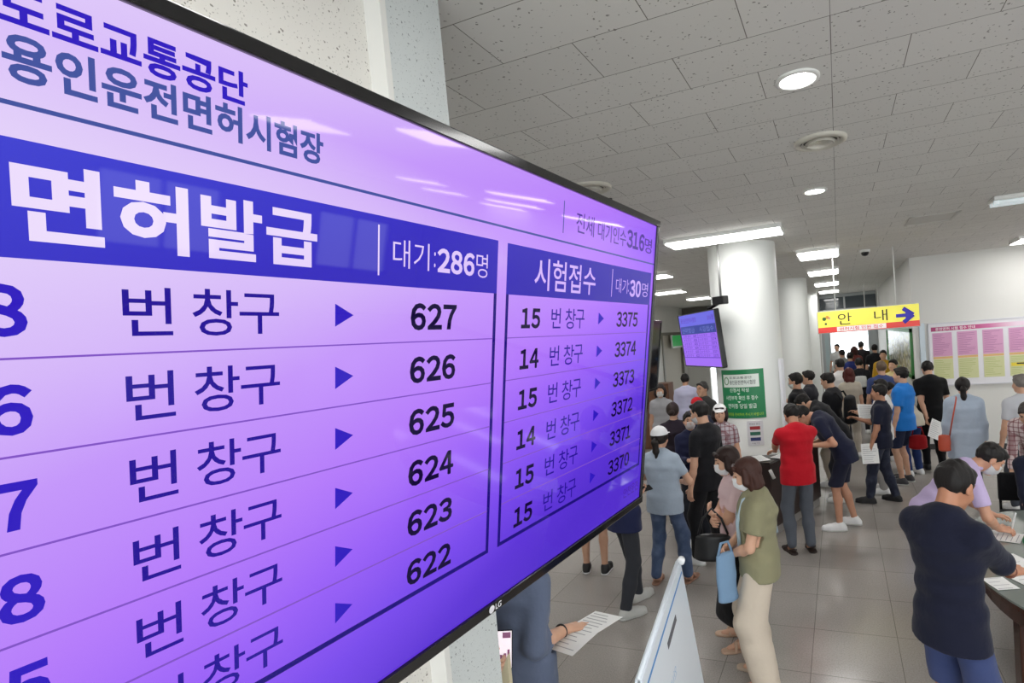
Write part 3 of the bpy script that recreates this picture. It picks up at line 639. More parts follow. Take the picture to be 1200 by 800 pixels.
def vent(x, y, label):
    t = empty('air_diffuser', (x, y, H), 0, label, 'ceiling vent', 'round air diffusers')
    b = B(); lathe(b, [(0.155, 0), (0.155, -0.012), (0.128, -0.022), (0.118, -0.01), (0.112, 0)], 48); obj('outer_ring', b, VM, t, True)
    b = B(); lathe(b, [(0, -0.002), (0.118, -0.002)], 48); obj('throat', b, VD, t, True)
    b = B(); lathe(b, [(0, -0.022), (0.075, -0.024), (0.09, -0.014), (0.082, -0.008), (0, -0.008)], 48); obj('centre_disc', b, VM, t, True)
    b = B(); lathe(b, [(0.098, -0.004), (0.108, -0.018), (0.112, -0.016), (0.103, -0.003)], 48); obj('inner_ring', b, VM, t, True)
vent(-0.04, 3.6, 'round ceiling air diffuser between the two downlights'); vent(-1.60, 3.64, 'round ceiling air diffuser half hidden behind the top edge of the big display')
t = empty('dome_camera', (0.44, 9.25, H), 0, 'small dark dome security camera on the ceiling above the yellow sign', 'security camera'); b = B(); lathe(b, [(0.075, 0), (0.075, -0.03), (0.062, -0.035), (0.062, 0)], 32); obj('base', b, WH, t, True); b = B(); lathe(b, [(0.058, -0.033), (0.054, -0.06), (0.036, -0.085), (0, -0.095)], 32); obj('dome', b, mat('smoked_dome', srgb(24, 24, 26), 0.08), t, True)
b = B()
for q_ in (((0.8, 6.85), (0.83, 7.4)), ((1.27, 6.85), (1.3, 7.4))): box(b, (*q_[0], H - 0.006), (*q_[1], H))
for q_ in (((0.8, 6.85), (1.3, 6.875)), ((0.8, 7.375), (1.3, 7.4))): box(b, (*q_[0], H - 0.006), (*q_[1], H))
box(b, (0.83, 6.875, H - 0.002), (1.27, 7.375, H)); tag(obj('access_hatch', b, paint('hatch', (205, 204, 200), 0.8)), 'flat square access hatch outlined on the ceiling, right of the sign', 'ceiling hatch')
t = empty('unlit_ceiling_lamp', (2.05, 6.42, H - 0.06), 0, 'pale unlit tube lamp on the ceiling at the right edge', 'ceiling light'); b = B(); box(b, (-0.58, -0.13, 0.02), (0.6, 0.13, 0.06), 0.01); obj('housing', b, WH, t)
for dy in (-0.07, 0.07):
    b = B(); tube(b, [(-0.54, dy, 0.0), (0.56, dy, 0.0)], 0.017, 12); box(b, (-0.57, dy - 0.02, -0.015), (-0.53, dy + 0.02, 0.022)); box(b, (0.55, dy - 0.02, -0.015), (0.59, dy + 0.02, 0.022)); obj('tube', b, mat('tube_glass', srgb(225, 235, 238), 0.2, emit=0.4), t, True)  # tubes are off, a faint glow is put into the glass colour

# ------------------------------------------------------------------ the big queue display
def digits(bm, st, u0, u1, v0, v1, bold=0.01, w=0.0006, fn=None):
    cell = (u1 - u0) / len(st); ref = glyphs('\uff18', bold); k = cell * 0.92 / (ref[3] - ref[2]); base = ref[4]; ks = (v1 - v0) / (ref[5] - ref[4])
    for i, ch in enumerate(st):
        g = glyphs(chr(0xFF10 + int(ch)), bold); c_ = u0 + cell * (i + 0.5) - (0.04 * cell if ch == '1' else 0); hw = (g[3] - g[2]) * k / 2
        if ch == '4':   # thickened by overlaying, its outline does not swell cleanly
            g = glyphs(chr(0xFF14), 0); hw = (g[3] - g[2]) * k / 2; e = bold * k * 0.9; f_ = bold * ks * 0.7
            for j, (du, dv_) in enumerate(((-1, 0), (1, 0), (0, 1), (0, -1), (0, 0), (-.7, .7), (.7, .7), (-.7, -.7), (.7, -.7))): text(bm, chr(0xFF14), c_ - hw + du * e, c_ + hw + du * e, v0 + f_ + dv_ * f_, v1 - f_ + dv_ * f_, 0, w + 0.00003 * j, 0, fn)
            continue
        text(bm, chr(0xFF10 + int(ch)), c_ - hw, c_ + hw, v0 + (g[4] - base) * ks, v1 + (g[5] - ref[5]) * ks, bold, w, 0, fn)
az, ti = R(3.98465502), R(8.93498933)
dh = Vector((math.sin(az), math.cos(az), 0)); n0 = Vector((math.cos(az), -math.sin(az), 0)); nn = (n0 * math.cos(ti) - Vector((0, 0, 1)) * math.sin(ti)).normalized(); dv = nn.cross(dh).normalized()
TVM = Matrix((dh, dv, nn)).transposed().to_4x4(); TVM.translation = (-0.58292, 0.82717, 2.32598)
tv = bpy.data.objects.new('queue_display', None); C.objects.link(tv); tv.matrix_world = TVM
tag(tv, 'large wall-hung purple queue number display in a thin black frame', 'display screen')
BLK = mat('black_plastic', srgb(16, 16, 18), 0.22); BLK2 = mat('black_frame_gloss', srgb(10, 10, 12), 0.12, coat=0.3)
b = B(); sx0, sx1, sy0, sy1 = -0.71, 0.70, -0.400, 0.403
for lo, hi in (((-0.728, -0.4215, -0.03), (0.728, sy0, 0.006)), ((-0.728, sy1, -0.03), (0.728, 0.4205, 0.006)), ((-0.728, sy0, -0.03), (sx0, sy1, 0.006)), ((sx1, sy0, -0.03), (0.715, sy1, 0.006))): box(b, lo, (min(hi[0], 0.718), hi[1], hi[2]), 0.002)
obj('frame', b, BLK2, tv)
b = B(); box(b, (-0.72, -0.412, -0.045), (0.712, 0.412, -0.004), 0.006); box(b, (-0.5, -0.3, -0.075), (0.5, 0.25, -0.04), 0.01); obj('back_case', b, BLK, tv)
b = B(); box(b, (-0.2, -0.2, -0.1), (0.2, 0.2, -0.074)); box(b, (-0.05, -0.06, -0.50), (0.05, 0.06, -0.09)); obj('wall_bracket', b, BLK, tv)
b = B(); lathe(b, [(0, 0.0065), (0.0075, 0.0065), (0.0075, 0.006)], 24, (0.004, -0.411, 0)); text(b, 'LG', 0.0145, 0.032, -0.417, -0.405, 0.02, 0.0065); obj('maker_badge', b, mat('badge_silver', srgb(205, 205, 210), 0.3), tv)
def screenmat(name, stops, gain=1.0, topdrop=0.0):  # LCD viewing-angle shift painted into the emission as a gradient
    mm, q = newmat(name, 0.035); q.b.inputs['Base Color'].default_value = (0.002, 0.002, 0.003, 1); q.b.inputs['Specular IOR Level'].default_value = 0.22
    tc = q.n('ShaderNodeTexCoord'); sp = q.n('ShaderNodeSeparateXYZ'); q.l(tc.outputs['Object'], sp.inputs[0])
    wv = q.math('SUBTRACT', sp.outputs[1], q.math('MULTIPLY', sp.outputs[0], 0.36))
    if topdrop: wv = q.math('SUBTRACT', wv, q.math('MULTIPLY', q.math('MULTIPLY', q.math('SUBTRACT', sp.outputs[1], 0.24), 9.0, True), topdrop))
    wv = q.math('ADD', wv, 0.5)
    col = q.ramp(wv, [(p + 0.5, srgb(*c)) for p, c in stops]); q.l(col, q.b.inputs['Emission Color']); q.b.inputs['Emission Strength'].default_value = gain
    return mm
BG = screenmat('screen_angle_gradient', [(-0.45, (84, 46, 205)), (-0.34, (94, 52, 216)), (-0.22, (122, 74, 238)), (-0.08, (156, 98, 250)), (0.05, (182, 124, 253)), (0.2, (198, 152, 253)), (0.30, (216, 186, 252)), (0.42, (229, 210, 252))], 0.97, 0.22)
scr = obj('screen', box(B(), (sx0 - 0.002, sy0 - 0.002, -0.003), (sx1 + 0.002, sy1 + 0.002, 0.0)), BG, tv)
def ink(name, rgb, e=1.0):
    mm, q = newmat(name, 0.035); q.b.inputs['Base Color'].default_value = (0.002, 0.002, 0.003, 1); q.b.inputs['Specular IOR Level'].default_value = 0.22
    q.b.inputs['Emission Color'].default_value = srgb(*rgb); q.b.inputs['Emission Strength'].default_value = e; return mm
NAVY = screenmat('screen_header_blue', [(-0.4, (60, 50, 150)), (-0.1, (68, 58, 166)), (0.15, (50, 36, 176)), (0.32, (52, 40, 190)), (0.5, (64, 66, 210))])  # brighter blue at the left end is a reflection painted in
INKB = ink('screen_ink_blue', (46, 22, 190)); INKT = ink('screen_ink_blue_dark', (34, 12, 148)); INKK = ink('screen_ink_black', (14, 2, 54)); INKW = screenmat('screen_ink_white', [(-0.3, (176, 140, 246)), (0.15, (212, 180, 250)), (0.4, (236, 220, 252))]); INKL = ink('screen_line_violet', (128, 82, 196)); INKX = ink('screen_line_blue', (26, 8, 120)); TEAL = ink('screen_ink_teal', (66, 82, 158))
# header bands and table frames
b = B(); rect(b, sx0 + 0.03, 0.1788, -0.0055, 0.270); rect(b, 0.0215, 0.1788, 0.684, 0.2692); obj('header_band', b, NAVY, scr)
b = B()
for u0, u1 in ((-0.685, -0.0055), (0.0215, 0.684)):
    rect(b, u0, -0.2965, u1, -0.2895); rect(b, u1 - 0.007, -0.29, u1, 0.179); rect(b, u0, -0.29, u0 + 0.007, 0.179)
obj('table_frame', b, INKX, scr)
b = B()
for k in range(5):
    v = 0.1 - 0.0787 * k
    rect(b, -0.678, v - 0.0009, -0.0125, v + 0.0009); rect(b, 0.0285, v - 0.0009, 0.677, v + 0.0009)
obj('row_lines', b, INKL, scr)
b = B(); rect(b, sx0, 0.2938, sx1 - 0.002, 0.2974); rect(b, 0.2015, 0.313, 0.2035, 0.378); obj('title_rule', b, TEAL, scr)
b = B(); text(b, '도로교통공단', -0.5935, -0.4165, 0.3505, 0.3835, 0.028, 0.0006); obj('heading', b, INKB, scr)
b = B(); text(b, '용인운전면허시험장', -0.5925, -0.3325, 0.3125, 0.3485, 0.028, 0.0006); obj('heading', b, TEAL, scr)
for st, u0, u1, v0, v1, bd in (('면', -0.5925, -0.5375, 0.1932, 0.2565, 0.032), ('허', -0.5300, -0.4735, 0.1922, 0.2565, 0.032), ('발', -0.463, -0.4045, 0.1932, 0.2562, 0.028), ('급', -0.400, -0.341, 0.1932, 0.2548, 0.028), ('시험접수', 0.1060, 0.3520, 0.1915, 0.2552, 0.008),
    ('대기', -0.2301, -0.164, 0.2046, 0.2438, -0.004), (':', -0.1545, -0.1515, 0.211, 0.2335, 0), ('명', -0.0608, -0.0323, 0.2033, 0.2430, -0.004), ('대기', 0.4599, 0.5280, 0.2035, 0.2400, -0.006), (':', 0.5325, 0.5365, 0.2085, 0.2325, 0), ('명', 0.6230, 0.6640, 0.2000, 0.2390, -0.006)):
    b = B(); text(b, st, u0, u1, v0, v1, bd, 0.0012); obj('lettering', b, INKW, scr)
for st, u0, u1, v0, v1 in (('286', -0.1487, -0.0640, 0.2040, 0.2408), ('30', 0.5410, 0.6165, 0.1965, 0.2420)):
    b = B(); digits(b, st, u0, u1, v0, v1, 0.034, 0.0012); obj('waiting_number', b, INKW, scr)
for u0, v0, v1 in ((-0.2545, 0.1915, 0.2578), (0.4370, 0.192, 0.2595)): b = B(); rect(b, u0, v0, u0 + 0.002, v1, 0.0006); obj('divider', b, INKW, scr)
for st, u0, u1, v0, v1 in (('전체', 0.2535, 0.3330, 0.3220, 0.3660), ('대기인수', 0.3519, 0.5035, 0.3215, 0.3620), ('명', 0.6245, 0.6740, 0.3216, 0.3625), ('안전운전', 0.5840, 0.6860, -0.372, -0.3430)):
    b = B(); text(b, st, u0, u1, v0, v1, 0.002, 0.0006); obj('lettering', b, ink('screen_ink_violet', (70, 36, 150)), scr)
b = B(); digits(b, '316', 0.5083, 0.6223, 0.3220, 0.3680, 0.03); obj('waiting_number', b, ink('screen_ink_violet', (70, 36, 150)), scr)
for k in range(6):
    v = -0.0787 * k
    b = B(); text(b, '번', -0.5272, -0.4890, 0.1162 + v, 0.1612 + v, 0.006, 0.0006); text(b, '창', -0.4725, -0.4300, 0.1150 + v, 0.1622 + v, 0.006, 0.0006); text(b, '구', -0.4288, -0.3868, 0.1160 + v, 0.1595 + v, 0.006, 0.0006); obj('row_lettering', b, INKT, scr)
    b = B(); digits(b, ('8', '6', '7', '8', '5', '6')[k], -0.6158, -0.5864, 0.1172 + v, 0.1585 + v, 0.035); obj('window_number', b, INKB, scr)
    b = B(); digits(b, str(627 - k), -0.1985, -0.1020, 0.1168 + v, 0.1568 + v, 0.036); obj('ticket_number', b, INKK, scr)
    b = B(); digits(b, ('15', '14', '15', '14', '15', '15')[k], 0.0690, 0.1330, 0.1165 + v, 0.1563 + v, 0.036); obj('window_number', b, INKK, scr)
    b = B(); digits(b, str(3375 - k), 0.4745, 0.6085, 0.1165 + v, 0.1560 + v, 0.022); obj('ticket_number', b, INKK, scr)
    b = B(); text(b, '번', 0.1723, 0.2085, 0.1160 + v, 0.1582 + v, 0.002, 0.0006); text(b, '창', 0.2271, 0.2700, 0.1143 + v, 0.1580 + v, 0.002, 0.0006); text(b, '구', 0.2705, 0.3095, 0.1150 + v, 0.1570 + v, 0.002, 0.0006); obj('row_lettering', b, INKT, scr)
    for u_ in (-0.3176, 0.3760):
        b = B(); w_ = 0.026 if u_ < 0 else 0.028; b.faces.new([b.verts.new((u_, 0.1232 + v, 0.0012)), b.verts.new((u_ + w_, 0.1378 + v, 0.0012)), b.verts.new((u_, 0.1518 + v, 0.0012))]); obj('arrow_mark', b, INKB, scr)

# ------------------------------------------------------------------ the smaller display by the column, and one seen edge-on
def plane_matrix(c, a, tilt):   # a: heading of the u axis; face looks right of it
    u_ = Vector((math.cos(a), math.sin(a), 0)); n_ = Vector((math.sin(a), -math.cos(a), 0)); q_ = (n_ * math.cos(tilt) - Vector((0, 0, 1)) * math.sin(tilt)).normalized(); v_ = q_.cross(u_).normalized()
    M_ = Matrix((u_, v_, q_)).transposed().to_4x4(); M_.translation = c; return M_
t = bpy.data.objects.new('small_queue_display', None); C.objects.link(t); t.matrix_world = plane_matrix((-1.689, 6.912, 2.363), -0.936, 0.089); tag(t, 'smaller purple queue display hanging on a pole beside the near column', 'display screen')
b = B(); W2, H2 = 0.615, 0.357
for lo, hi in (((-W2, -H2, -0.05), (W2, -H2 + 0.016, 0.006)), ((-W2, H2 - 0.014, -0.05), (W2, H2, 0.006)), ((-W2, -H2, -0.05), (-W2 + 0.014, H2, 0.006)), ((W2 - 0.03, -H2, -0.05), (W2, H2, 0.006))): box(b, lo, hi, 0.002)
obj('frame', b, BLK2, t); obj('back_case', box(B(), (-W2 + 0.005, -H2 + 0.005, -0.06), (W2 - 0.005, H2 - 0.005, -0.004), 0.01), BLK, t)
s2 = obj('screen', box(B(), (-W2 + 0.01, -H2 + 0.012, -0.003), (W2 - 0.028, H2 - 0.012, 0)), ink('small_screen_backlight', (160, 108, 246), 0.95), t)
b = B(); rect(b, -W2 + 0.014, 0.19, W2 - 0.03, H2 - 0.014); obj('title_band', b, ink('small_screen_title', (106, 104, 224)), s2)
b = B(); rect(b, -W2 + 0.03, 0.08, W2 - 0.05, 0.19); obj('header_band', b, ink('small_screen_header', (48, 62, 150)), s2)
b = B(); text(b, '면허발급', -0.54, -0.1, 0.10, 0.17, 0.01, 0.0006); text(b, '시험접수', 0.06, 0.5, 0.10, 0.17, 0.01, 0.0006); obj('lettering', b, ink('small_screen_white', (130, 140, 220)), s2)
b = B(); rect(b, -W2 + 0.03, -0.235, W2 - 0.05, -0.225); rect(b, -0.02, -0.23, -0.012, 0.08)
for k in range(5): rect(b, -W2 + 0.03, 0.028 - 0.052 * k, W2 - 0.05, 0.031 - 0.052 * k)
for k in range(6):
    for u0, st in ((-0.52, '8 번 창구'), (0.02, '15 번 창구')): text(b, st, u0, u0 + 0.26, 0.038 - 0.052 * k, 0.072 - 0.052 * k, 0.0, 0.0006)
    text(b, str(627 - k), -0.17, -0.06, 0.038 - 0.052 * k, 0.072 - 0.052 * k, 0.02, 0.0006); text(b, str(3375 - k), 0.38, 0.53, 0.038 - 0.052 * k, 0.072 - 0.052 * k, 0.01, 0.0006)
text(b, '용인운전면허시험장', -0.54, 0.0, 0.235, 0.30, 0.01, 0.0008); text(b, '316명', 0.36, 0.54, 0.235, 0.30, 0.01, 0.0008); obj('row_lettering', b, ink('small_screen_ink', (92, 50, 190)), s2)
b = B(); Mi = t.matrix_world.inverted(); pts = [Mi @ Vector(p) for p in ((-1.31, 6.62, H), (-1.31, 6.62, 2.84))]; tube(b, pts, 0.014, 10); obj('hanging_pole', b, mat('grey_pole', srgb(150, 150, 148), 0.4, 0.5), t, True)
b = B(); box(b, (-0.09, -0.05, -0.05), (0.09, 0.05, 0.05), 0.01, Mi @ Matrix.Translation((-1.32, 6.62, 2.82)) @ Matrix.Rotation(-0.5, 4, 'Z')); tube(b, [Mi @ Vector((-1.32, 6.62, 2.80)), Mi @ Vector((-1.5, 6.78, 2.74))], 0.022, 8); tube(b, [Mi @ Vector((-1.5, 6.78, 2.76)), Mi @ Vector((-1.62, 6.94, 2.4))], 0.025, 8); obj('ceiling_bracket', b, BLK, t)
t = bpy.data.objects.new('side_display', None); C.objects.link(t); t.matrix_world = plane_matrix((-1.51, 4.0, 2.27), R(84), R(9)); tag(t, 'black-framed display seen edge-on just past the big display\'s right edge', 'display screen')
b = B()
for lo, hi in (((-0.5, -0.30, -0.05), (0.5, -0.28, 0.006)), ((-0.5, 0.28, -0.05), (0.5, 0.30, 0.006)), ((-0.5, -0.3, -0.05), (-0.485, 0.3, 0.006)), ((0.485, -0.3, -0.05), (0.5, 0.3, 0.006))): box(b, lo, hi, 0.002)
obj('frame', b, BLK2, t); obj('screen', box(B(), (-0.488, -0.285, -0.004), (0.488, 0.285, 0)), mat('pale_screen', srgb(20, 20, 24), 0.07), t); b = B(); tube(b, [t.matrix_world.inverted() @ Vector((-1.6, 4.0, H)), t.matrix_world.inverted() @ Vector((-1.6, 4.0, 2.3))], 0.02, 10); box(b, (-0.15, -0.1, -0.1), (0.15, 0.1, -0.04)); box(b, (-0.49, -0.29, -0.05), (0.49, 0.29, -0.006)); obj('hanging_pole', b, BLK, t)

# ------------------------------------------------------------------ hanging sign
t = empty('hanging_sign', (0.412, 9.2, 2.292), 0, 'yellow and red hanging direction sign with a blue arrow', 'sign'); SW = 0.727
fl = lambda u, v, w: (u, -0.032 - w, v)
b = B(); box(b, (-SW, -0.03, 0), (SW, 0.03, 0.352), 0.004); obj('panel', b, mat('sign_case', srgb(206, 206, 200), 0.4), t)
def face(nm, u0, v0, u1, v1, m_, d=0.0): return obj(nm, box(B(), (u0, -0.032 - d, v0), (u1, -0.029 - d, v1)), m_, t)
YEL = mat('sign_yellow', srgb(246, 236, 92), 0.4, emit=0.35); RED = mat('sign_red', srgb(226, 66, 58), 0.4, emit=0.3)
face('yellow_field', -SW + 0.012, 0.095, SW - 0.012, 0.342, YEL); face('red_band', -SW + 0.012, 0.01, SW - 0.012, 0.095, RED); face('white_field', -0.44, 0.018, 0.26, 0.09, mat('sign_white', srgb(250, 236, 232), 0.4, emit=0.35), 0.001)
b = B(); text(b, '안', -0.42, -0.22, 0.12, 0.30, 0.0, 0.001, fn=fl); text(b, '내', 0.10, 0.285, 0.13, 0.30, 0.0, 0.001, fn=fl); obj('lettering', b, mat('sign_black', srgb(50, 46, 34), 0.5), t)
b = B(); text(b, '면허시험 민원 접수', -0.40, 0.22, 0.028, 0.082, 0.012, 0.003, fn=fl); obj('lettering', b, mat('sign_red_letters', srgb(216, 84, 96), 0.5), t)
b = B(); tube(b, [(0.40, -0.037, 0.185), (0.60, -0.037, 0.185)], 0.026, 10); tube(b, [(0.50, -0.037, 0.29), (0.635, -0.037, 0.185)], 0.03, 10); tube(b, [(0.50, -0.037, 0.08), (0.635, -0.037, 0.185)], 0.03, 10); box(b, (0.53, -0.06, 0.14), (0.63, -0.02, 0.23)); bmesh.ops.scale(b, vec=(1, 0.22, 1), space=Matrix.Translation((0, 0.035, 0)), verts=b.verts); obj('arrow', b, mat('sign_blue', srgb(54, 44, 200), 0.4), t)
for du, dz, rr, mm in ((-0.62, 0.23, 0.03, mat('emblem_green', srgb(70, 120, 60))), (-0.575, 0.255, 0.026, mat('emblem_orange', srgb(236, 170, 70))), (-0.545, 0.235, 0.022, mat('emblem_pink', srgb(236, 190, 150))), (-0.60, 0.15, 0.018, mat('emblem_dark', srgb(60, 90, 60)))):
    b = B(); lathe(b, [(0, 0.001), (rr, 0.001), (rr, 0)], 16); bmesh.ops.transform(b, matrix=Matrix.Translation((du, -0.0325, dz)) @ Matrix.Rotation(R(90), 4, 'X'), verts=b.verts); obj('emblem_dot', b, mm, t)
for xx in (-0.445, 0.412):
    b = B(); tube(b, [(xx, 0, 0.35), (xx, 0, H - 2.292)], 0.008, 8); obj('hanging_rod', b, WH, t, True)

# ------------------------------------------------------------------ notice board, posters, framed display
t = empty('notice_board', (1.52, 11.24, 1.2), 0, 'wide white notice board with pink and yellow-green posters', 'notice board'); BW = 2.55
b = B(); box(b, (0, -0.03, -0.02), (BW, 0, 1.09), 0.004); obj('backing', b, mat('board_white', srgb(224, 222, 226), 0.35), t)
b = B()
for q_ in ((-0.015, -0.035, -0.03, BW, -0.012), ): box(b, (-0.015, -0.04, -0.035), (BW + 0.015, 0, -0.015)); box(b, (-0.015, -0.04, 1.085), (BW + 0.015, 0, 1.105)); box(b, (-0.018, -0.04, -0.035), (0.0, 0, 1.105)); box(b, (BW, -0.04, -0.035), (BW + 0.018, 0, 1.105))
obj('frame', b, mat('board_frame', srgb(205, 204, 210), 0.35), t)
mm, q = newmat('board_title_fade', 0.4); tc = q.n('ShaderNodeTexCoord'); sp = q.n('ShaderNodeSeparateXYZ'); q.l(tc.outputs['Object'], sp.inputs[0]); q.l(q.ramp(q.math('DIVIDE', sp.outputs[0], 1.5), [(0.0, srgb(160, 40, 100)), (0.45, srgb(190, 60, 120)), (0.62, srgb(206, 110, 160)), (0.9, srgb(236, 214, 228))]), q.b.inputs['Base Color'])
b = B(); box(b, (0.03, -0.033, 0.955), (1.5, -0.03, 1.03)); obj('title_strip', b, mm, t)
fb = lambda u, v, w: (u, -0.0335 - w, v)
b = B(); text(b, '운전면허 시험 접수 안내', 0.1, 0.72, 0.965, 1.02, 0.02, 0.0, fn=fb); obj('lettering', b, mat('board_letters', srgb(236, 220, 228), 0.5), t)
PK = mat('poster_pink', srgb(214, 158, 194), 0.5); YG = mat('poster_yellow_green', srgb(208, 210, 158), 0.5); OR = mat('poster_orange', srgb(224, 182, 120), 0.5); PT = mat('poster_print', srgb(176, 116, 160), 0.6); GT = mat('poster_print_green', srgb(178, 186, 116), 0.6)
rn = random.Random(4)
for k in range(6):
    x0 = 0.045 + 0.39 * k
    b = B(); box(b, (x0, -0.033, 0.50), (x0 + 0.31, -0.03, 0.925), mi=0); box(b, (x0, -0.033, 0.455), (x0 + 0.31, -0.03, 0.495), mi=2); box(b, (x0, -0.033, 0.09), (x0 + 0.31, -0.03, 0.45), mi=1)
    for r_ in range(13): box(b, (x0 + 0.02, -0.0345, 0.885 - r_ * 0.029), (x0 + 0.02 + 0.27 * (0.4 + 0.6 * rn.random()), -0.033, 0.893 - r_ * 0.029), mi=3)
    for r_ in range(10): box(b, (x0 + 0.02, -0.0345, 0.42 - r_ * 0.032), (x0 + 0.02 + 0.27 * (0.4 + 0.6 * rn.random()), -0.033, 0.428 - r_ * 0.032), mi=4)
    if k == 3: box(b, (x0 + 0.02, -0.036, 0.26), (x0 + 0.3, -0.034, 0.32), mi=5); box(b, (x0 + 0.1, -0.037, 0.29), (x0 + 0.3, -0.036, 0.315), mi=6)
    obj('poster', b, [PK, YG, OR, PT, GT, mat('poster_yellow', srgb(236, 214, 60), 0.5), mat('poster_black', srgb(40, 40, 40), 0.5)], t)
b = B(); box(b, (1.36, 11.205, 1.40), (1.45, 11.24, 2.32), 0.006); tag(obj('notice_strip', b, mat('pale_blue_notice', srgb(206, 218, 226), 0.4)), 'narrow pale blue vertical notice left of the notice board', 'notice')
t = empty('framed_display_board', (1.26, 11.32, 1.3), 0, 'long green-framed picture board on the corridor side wall', 'picture board'); L_ = 5.5
b = B(); box(b, (-0.045, 0, 0), (0, L_, 0.07)); box(b, (-0.045, 0, 0.87), (0, L_, 0.94)); box(b, (-0.045, 0, 0), (0, 0.10, 0.94)); box(b, (-0.045, L_ - 0.1, 0), (0, L_, 0.94)); obj('frame', b, mat('green_frame', srgb(52, 132, 58), 0.4), t)
mm, q = newmat('picture_print', 0.25); tc = q.n('ShaderNodeTexCoord'); mp = q.n('ShaderNodeMapping'); mp.inputs['Scale'].default_value = (1, 1.6, 3.2); q.l(tc.outputs['Object'], mp.inputs[0]); nz = q.n('ShaderNodeTexVoronoi', Scale=1.6); q.l(mp.outputs[0], nz.inputs['Vector'])
q.l(q.ramp(q.math('FRACT', q.math('MULTIPLY', nz.outputs['Distance'], 1.7)), [(0.0, srgb(120, 124, 120)), (0.3, srgb(196, 198, 150)), (0.5, srgb(222, 222, 214)), (0.75, srgb(180, 192, 176)), (1.0, srgb(150, 150, 146))]), q.b.inputs['Base Color']); obj('picture', box(B(), (-0.02, 0.05, 0.05), (-0.002, L_ - 0.05, 0.9)), mm, t)
t = empty('exit_sign', (-5.36, 18.65, 2.08), R(90), 'green illuminated exit sign in the far left doorway', 'sign'); obj('case', box(B(), (-0.65, -0.03, 0), (0.75, 0.03, 0.46), 0.01), mat('sign_case_white', srgb(220, 226, 220), 0.4), t); obj('green_face', box(B(), (-0.62, -0.035, 0.07), (0.72, -0.03, 0.44)), mat('exit_green', srgb(20, 140, 62), 0.4, emit=0.5), t); fe = lambda u, v, w: (u, -0.037 - w, v)
b = B(); text(b, '비상구', -0.35, 0.45, 0.1, 0.36, 0.01, 0.0, fn=fe); obj('lettering', b, mat('exit_letters', srgb(60, 176, 100), 0.4), t)
t = empty('exit_sign', (0.62, 17.0, 2.42), 0, 'small green exit sign hanging in the corridor beneath the yellow sign', 'sign'); t['category'] = 'sign'; obj('case', box(B(), (0, -0.04, 0), (0.55, 0.04, 0.2), 0.01), mat('exit_green', srgb(20, 140, 62), 0.4, emit=0.5), t)
b = B(); tube(b, [(0.1, 0, 0.2), (0.1, 0, H - 2.42)], 0.012, 8); tube(b, [(0.45, 0, 0.2), (0.45, 0, H - 2.42)], 0.012, 8); obj('hanging_rod', b, WH, t); b = B(); text(b, '비상구', 0.12, 0.43, 0.05, 0.16, 0.01, 0.0, fn=lambda u, v, w: (u, -0.042, v)); obj('lettering', b, mat('exit_letters_white', srgb(230, 245, 232), 0.4), t)
# green poster and small notice wrapped on the near column
CX, CY, CR = -1.13, 7.24, 0.43
def wrap(u, v, w): a = u; return (CX + (CR + 0.004 + w) * math.cos(a), CY + (CR + 0.004 + w) * math.sin(a), v)
def cpatch(bm, a0, a1, z0, z1, w=0.0, mi=0, n=14, skew=0.0):
    A0, A1 = R(a0), R(a1); g = []
    for i in range(n + 1):
        a = A0 + (A1 - A0) * i / n; g.append([bm.verts.new(wrap(a, z0, w)), bm.verts.new(wrap(a, z1, w)), bm.verts.new(wrap(a, z1, w - 0.0035)), bm.verts.new(wrap(a, z0, w - 0.0035))])
    for p, q_ in zip(g, g[1:]):
        for k in range(4): bm.faces.new((p[k], q_[k], q_[(k + 1) % 4], p[(k + 1) % 4])).material_index = mi
    bm.faces.new(g[0][::-1]).material_index = mi; bm.faces.new(g[-1]).material_index = mi
def ctext(bm, st, a0, a1, z0, z1, w=0.002, bold=0.01, mi=0): text(bm, st, R(a0), R(a1), z0, z1, bold, w, mi, wrap)
b = B(); cpatch(b, -134.5, -58, 1.345, 1.955); ps = obj('green_poster', b, mat('poster_green', srgb(22, 130, 78), 0.35)); tag(ps, 'green poster with white instructions wrapped on the near column', 'poster')
b = B(); cpatch(b, -129.5, -66.5, 1.735, 1.895, 0.002); obj('title_panel', b, mat('poster_title_white', srgb(232, 240, 232), 0.4), ps)
b = B(); ctext(b, '도로교통공단', -116, -78, 1.84, 1.872, 0.004); ctext(b, '용인운전면허시험장', -116, -72, 1.77, 1.825, 0.004, 0.014); obj('lettering', b, mat('poster_grey_letters', srgb(96, 110, 104), 0.5), ps)
b = B()
for k in range(16):
    a0, a1 = 2 * PI * k / 16, 2 * PI * (k + 1) / 16; p = lambda a: wrap(R(-122.5 + 4.4 * math.cos(a)), 1.815 + 0.045 * math.sin(a), 0.004); tube(b, [p(a0), p(a1)], 0.006, 6)
obj('emblem', b, mat('poster_emblem_green', srgb(110, 150, 110), 0.5), ps)
b = B(); ctext(b, '신청서 작성', -117, -84, 1.675, 1.725); ctext(b, '사진부착 확인 후 접수', -126, -70, 1.575, 1.63); ctext(b, '면허증 당일 발급', -122, -73, 1.47, 1.53)
for z_ in (1.662, 1.56): 
    f_ = [b.verts.new(wrap(R(a), z, 0.002)) for a, z in ((-104, z_), (-98, z_), (-101, z_ - 0.022))]; b.faces.new(f_)
obj('lettering', b, mat('poster_white_letters', srgb(226, 244, 232), 0.5), ps)
b = B(); ctext(b, '신분증을 준비하여 주시기 바랍니다', -128, -62, 1.375, 1.415); obj('lettering', b, mat('poster_lime_letters', srgb(176, 220, 70), 0.5), ps)
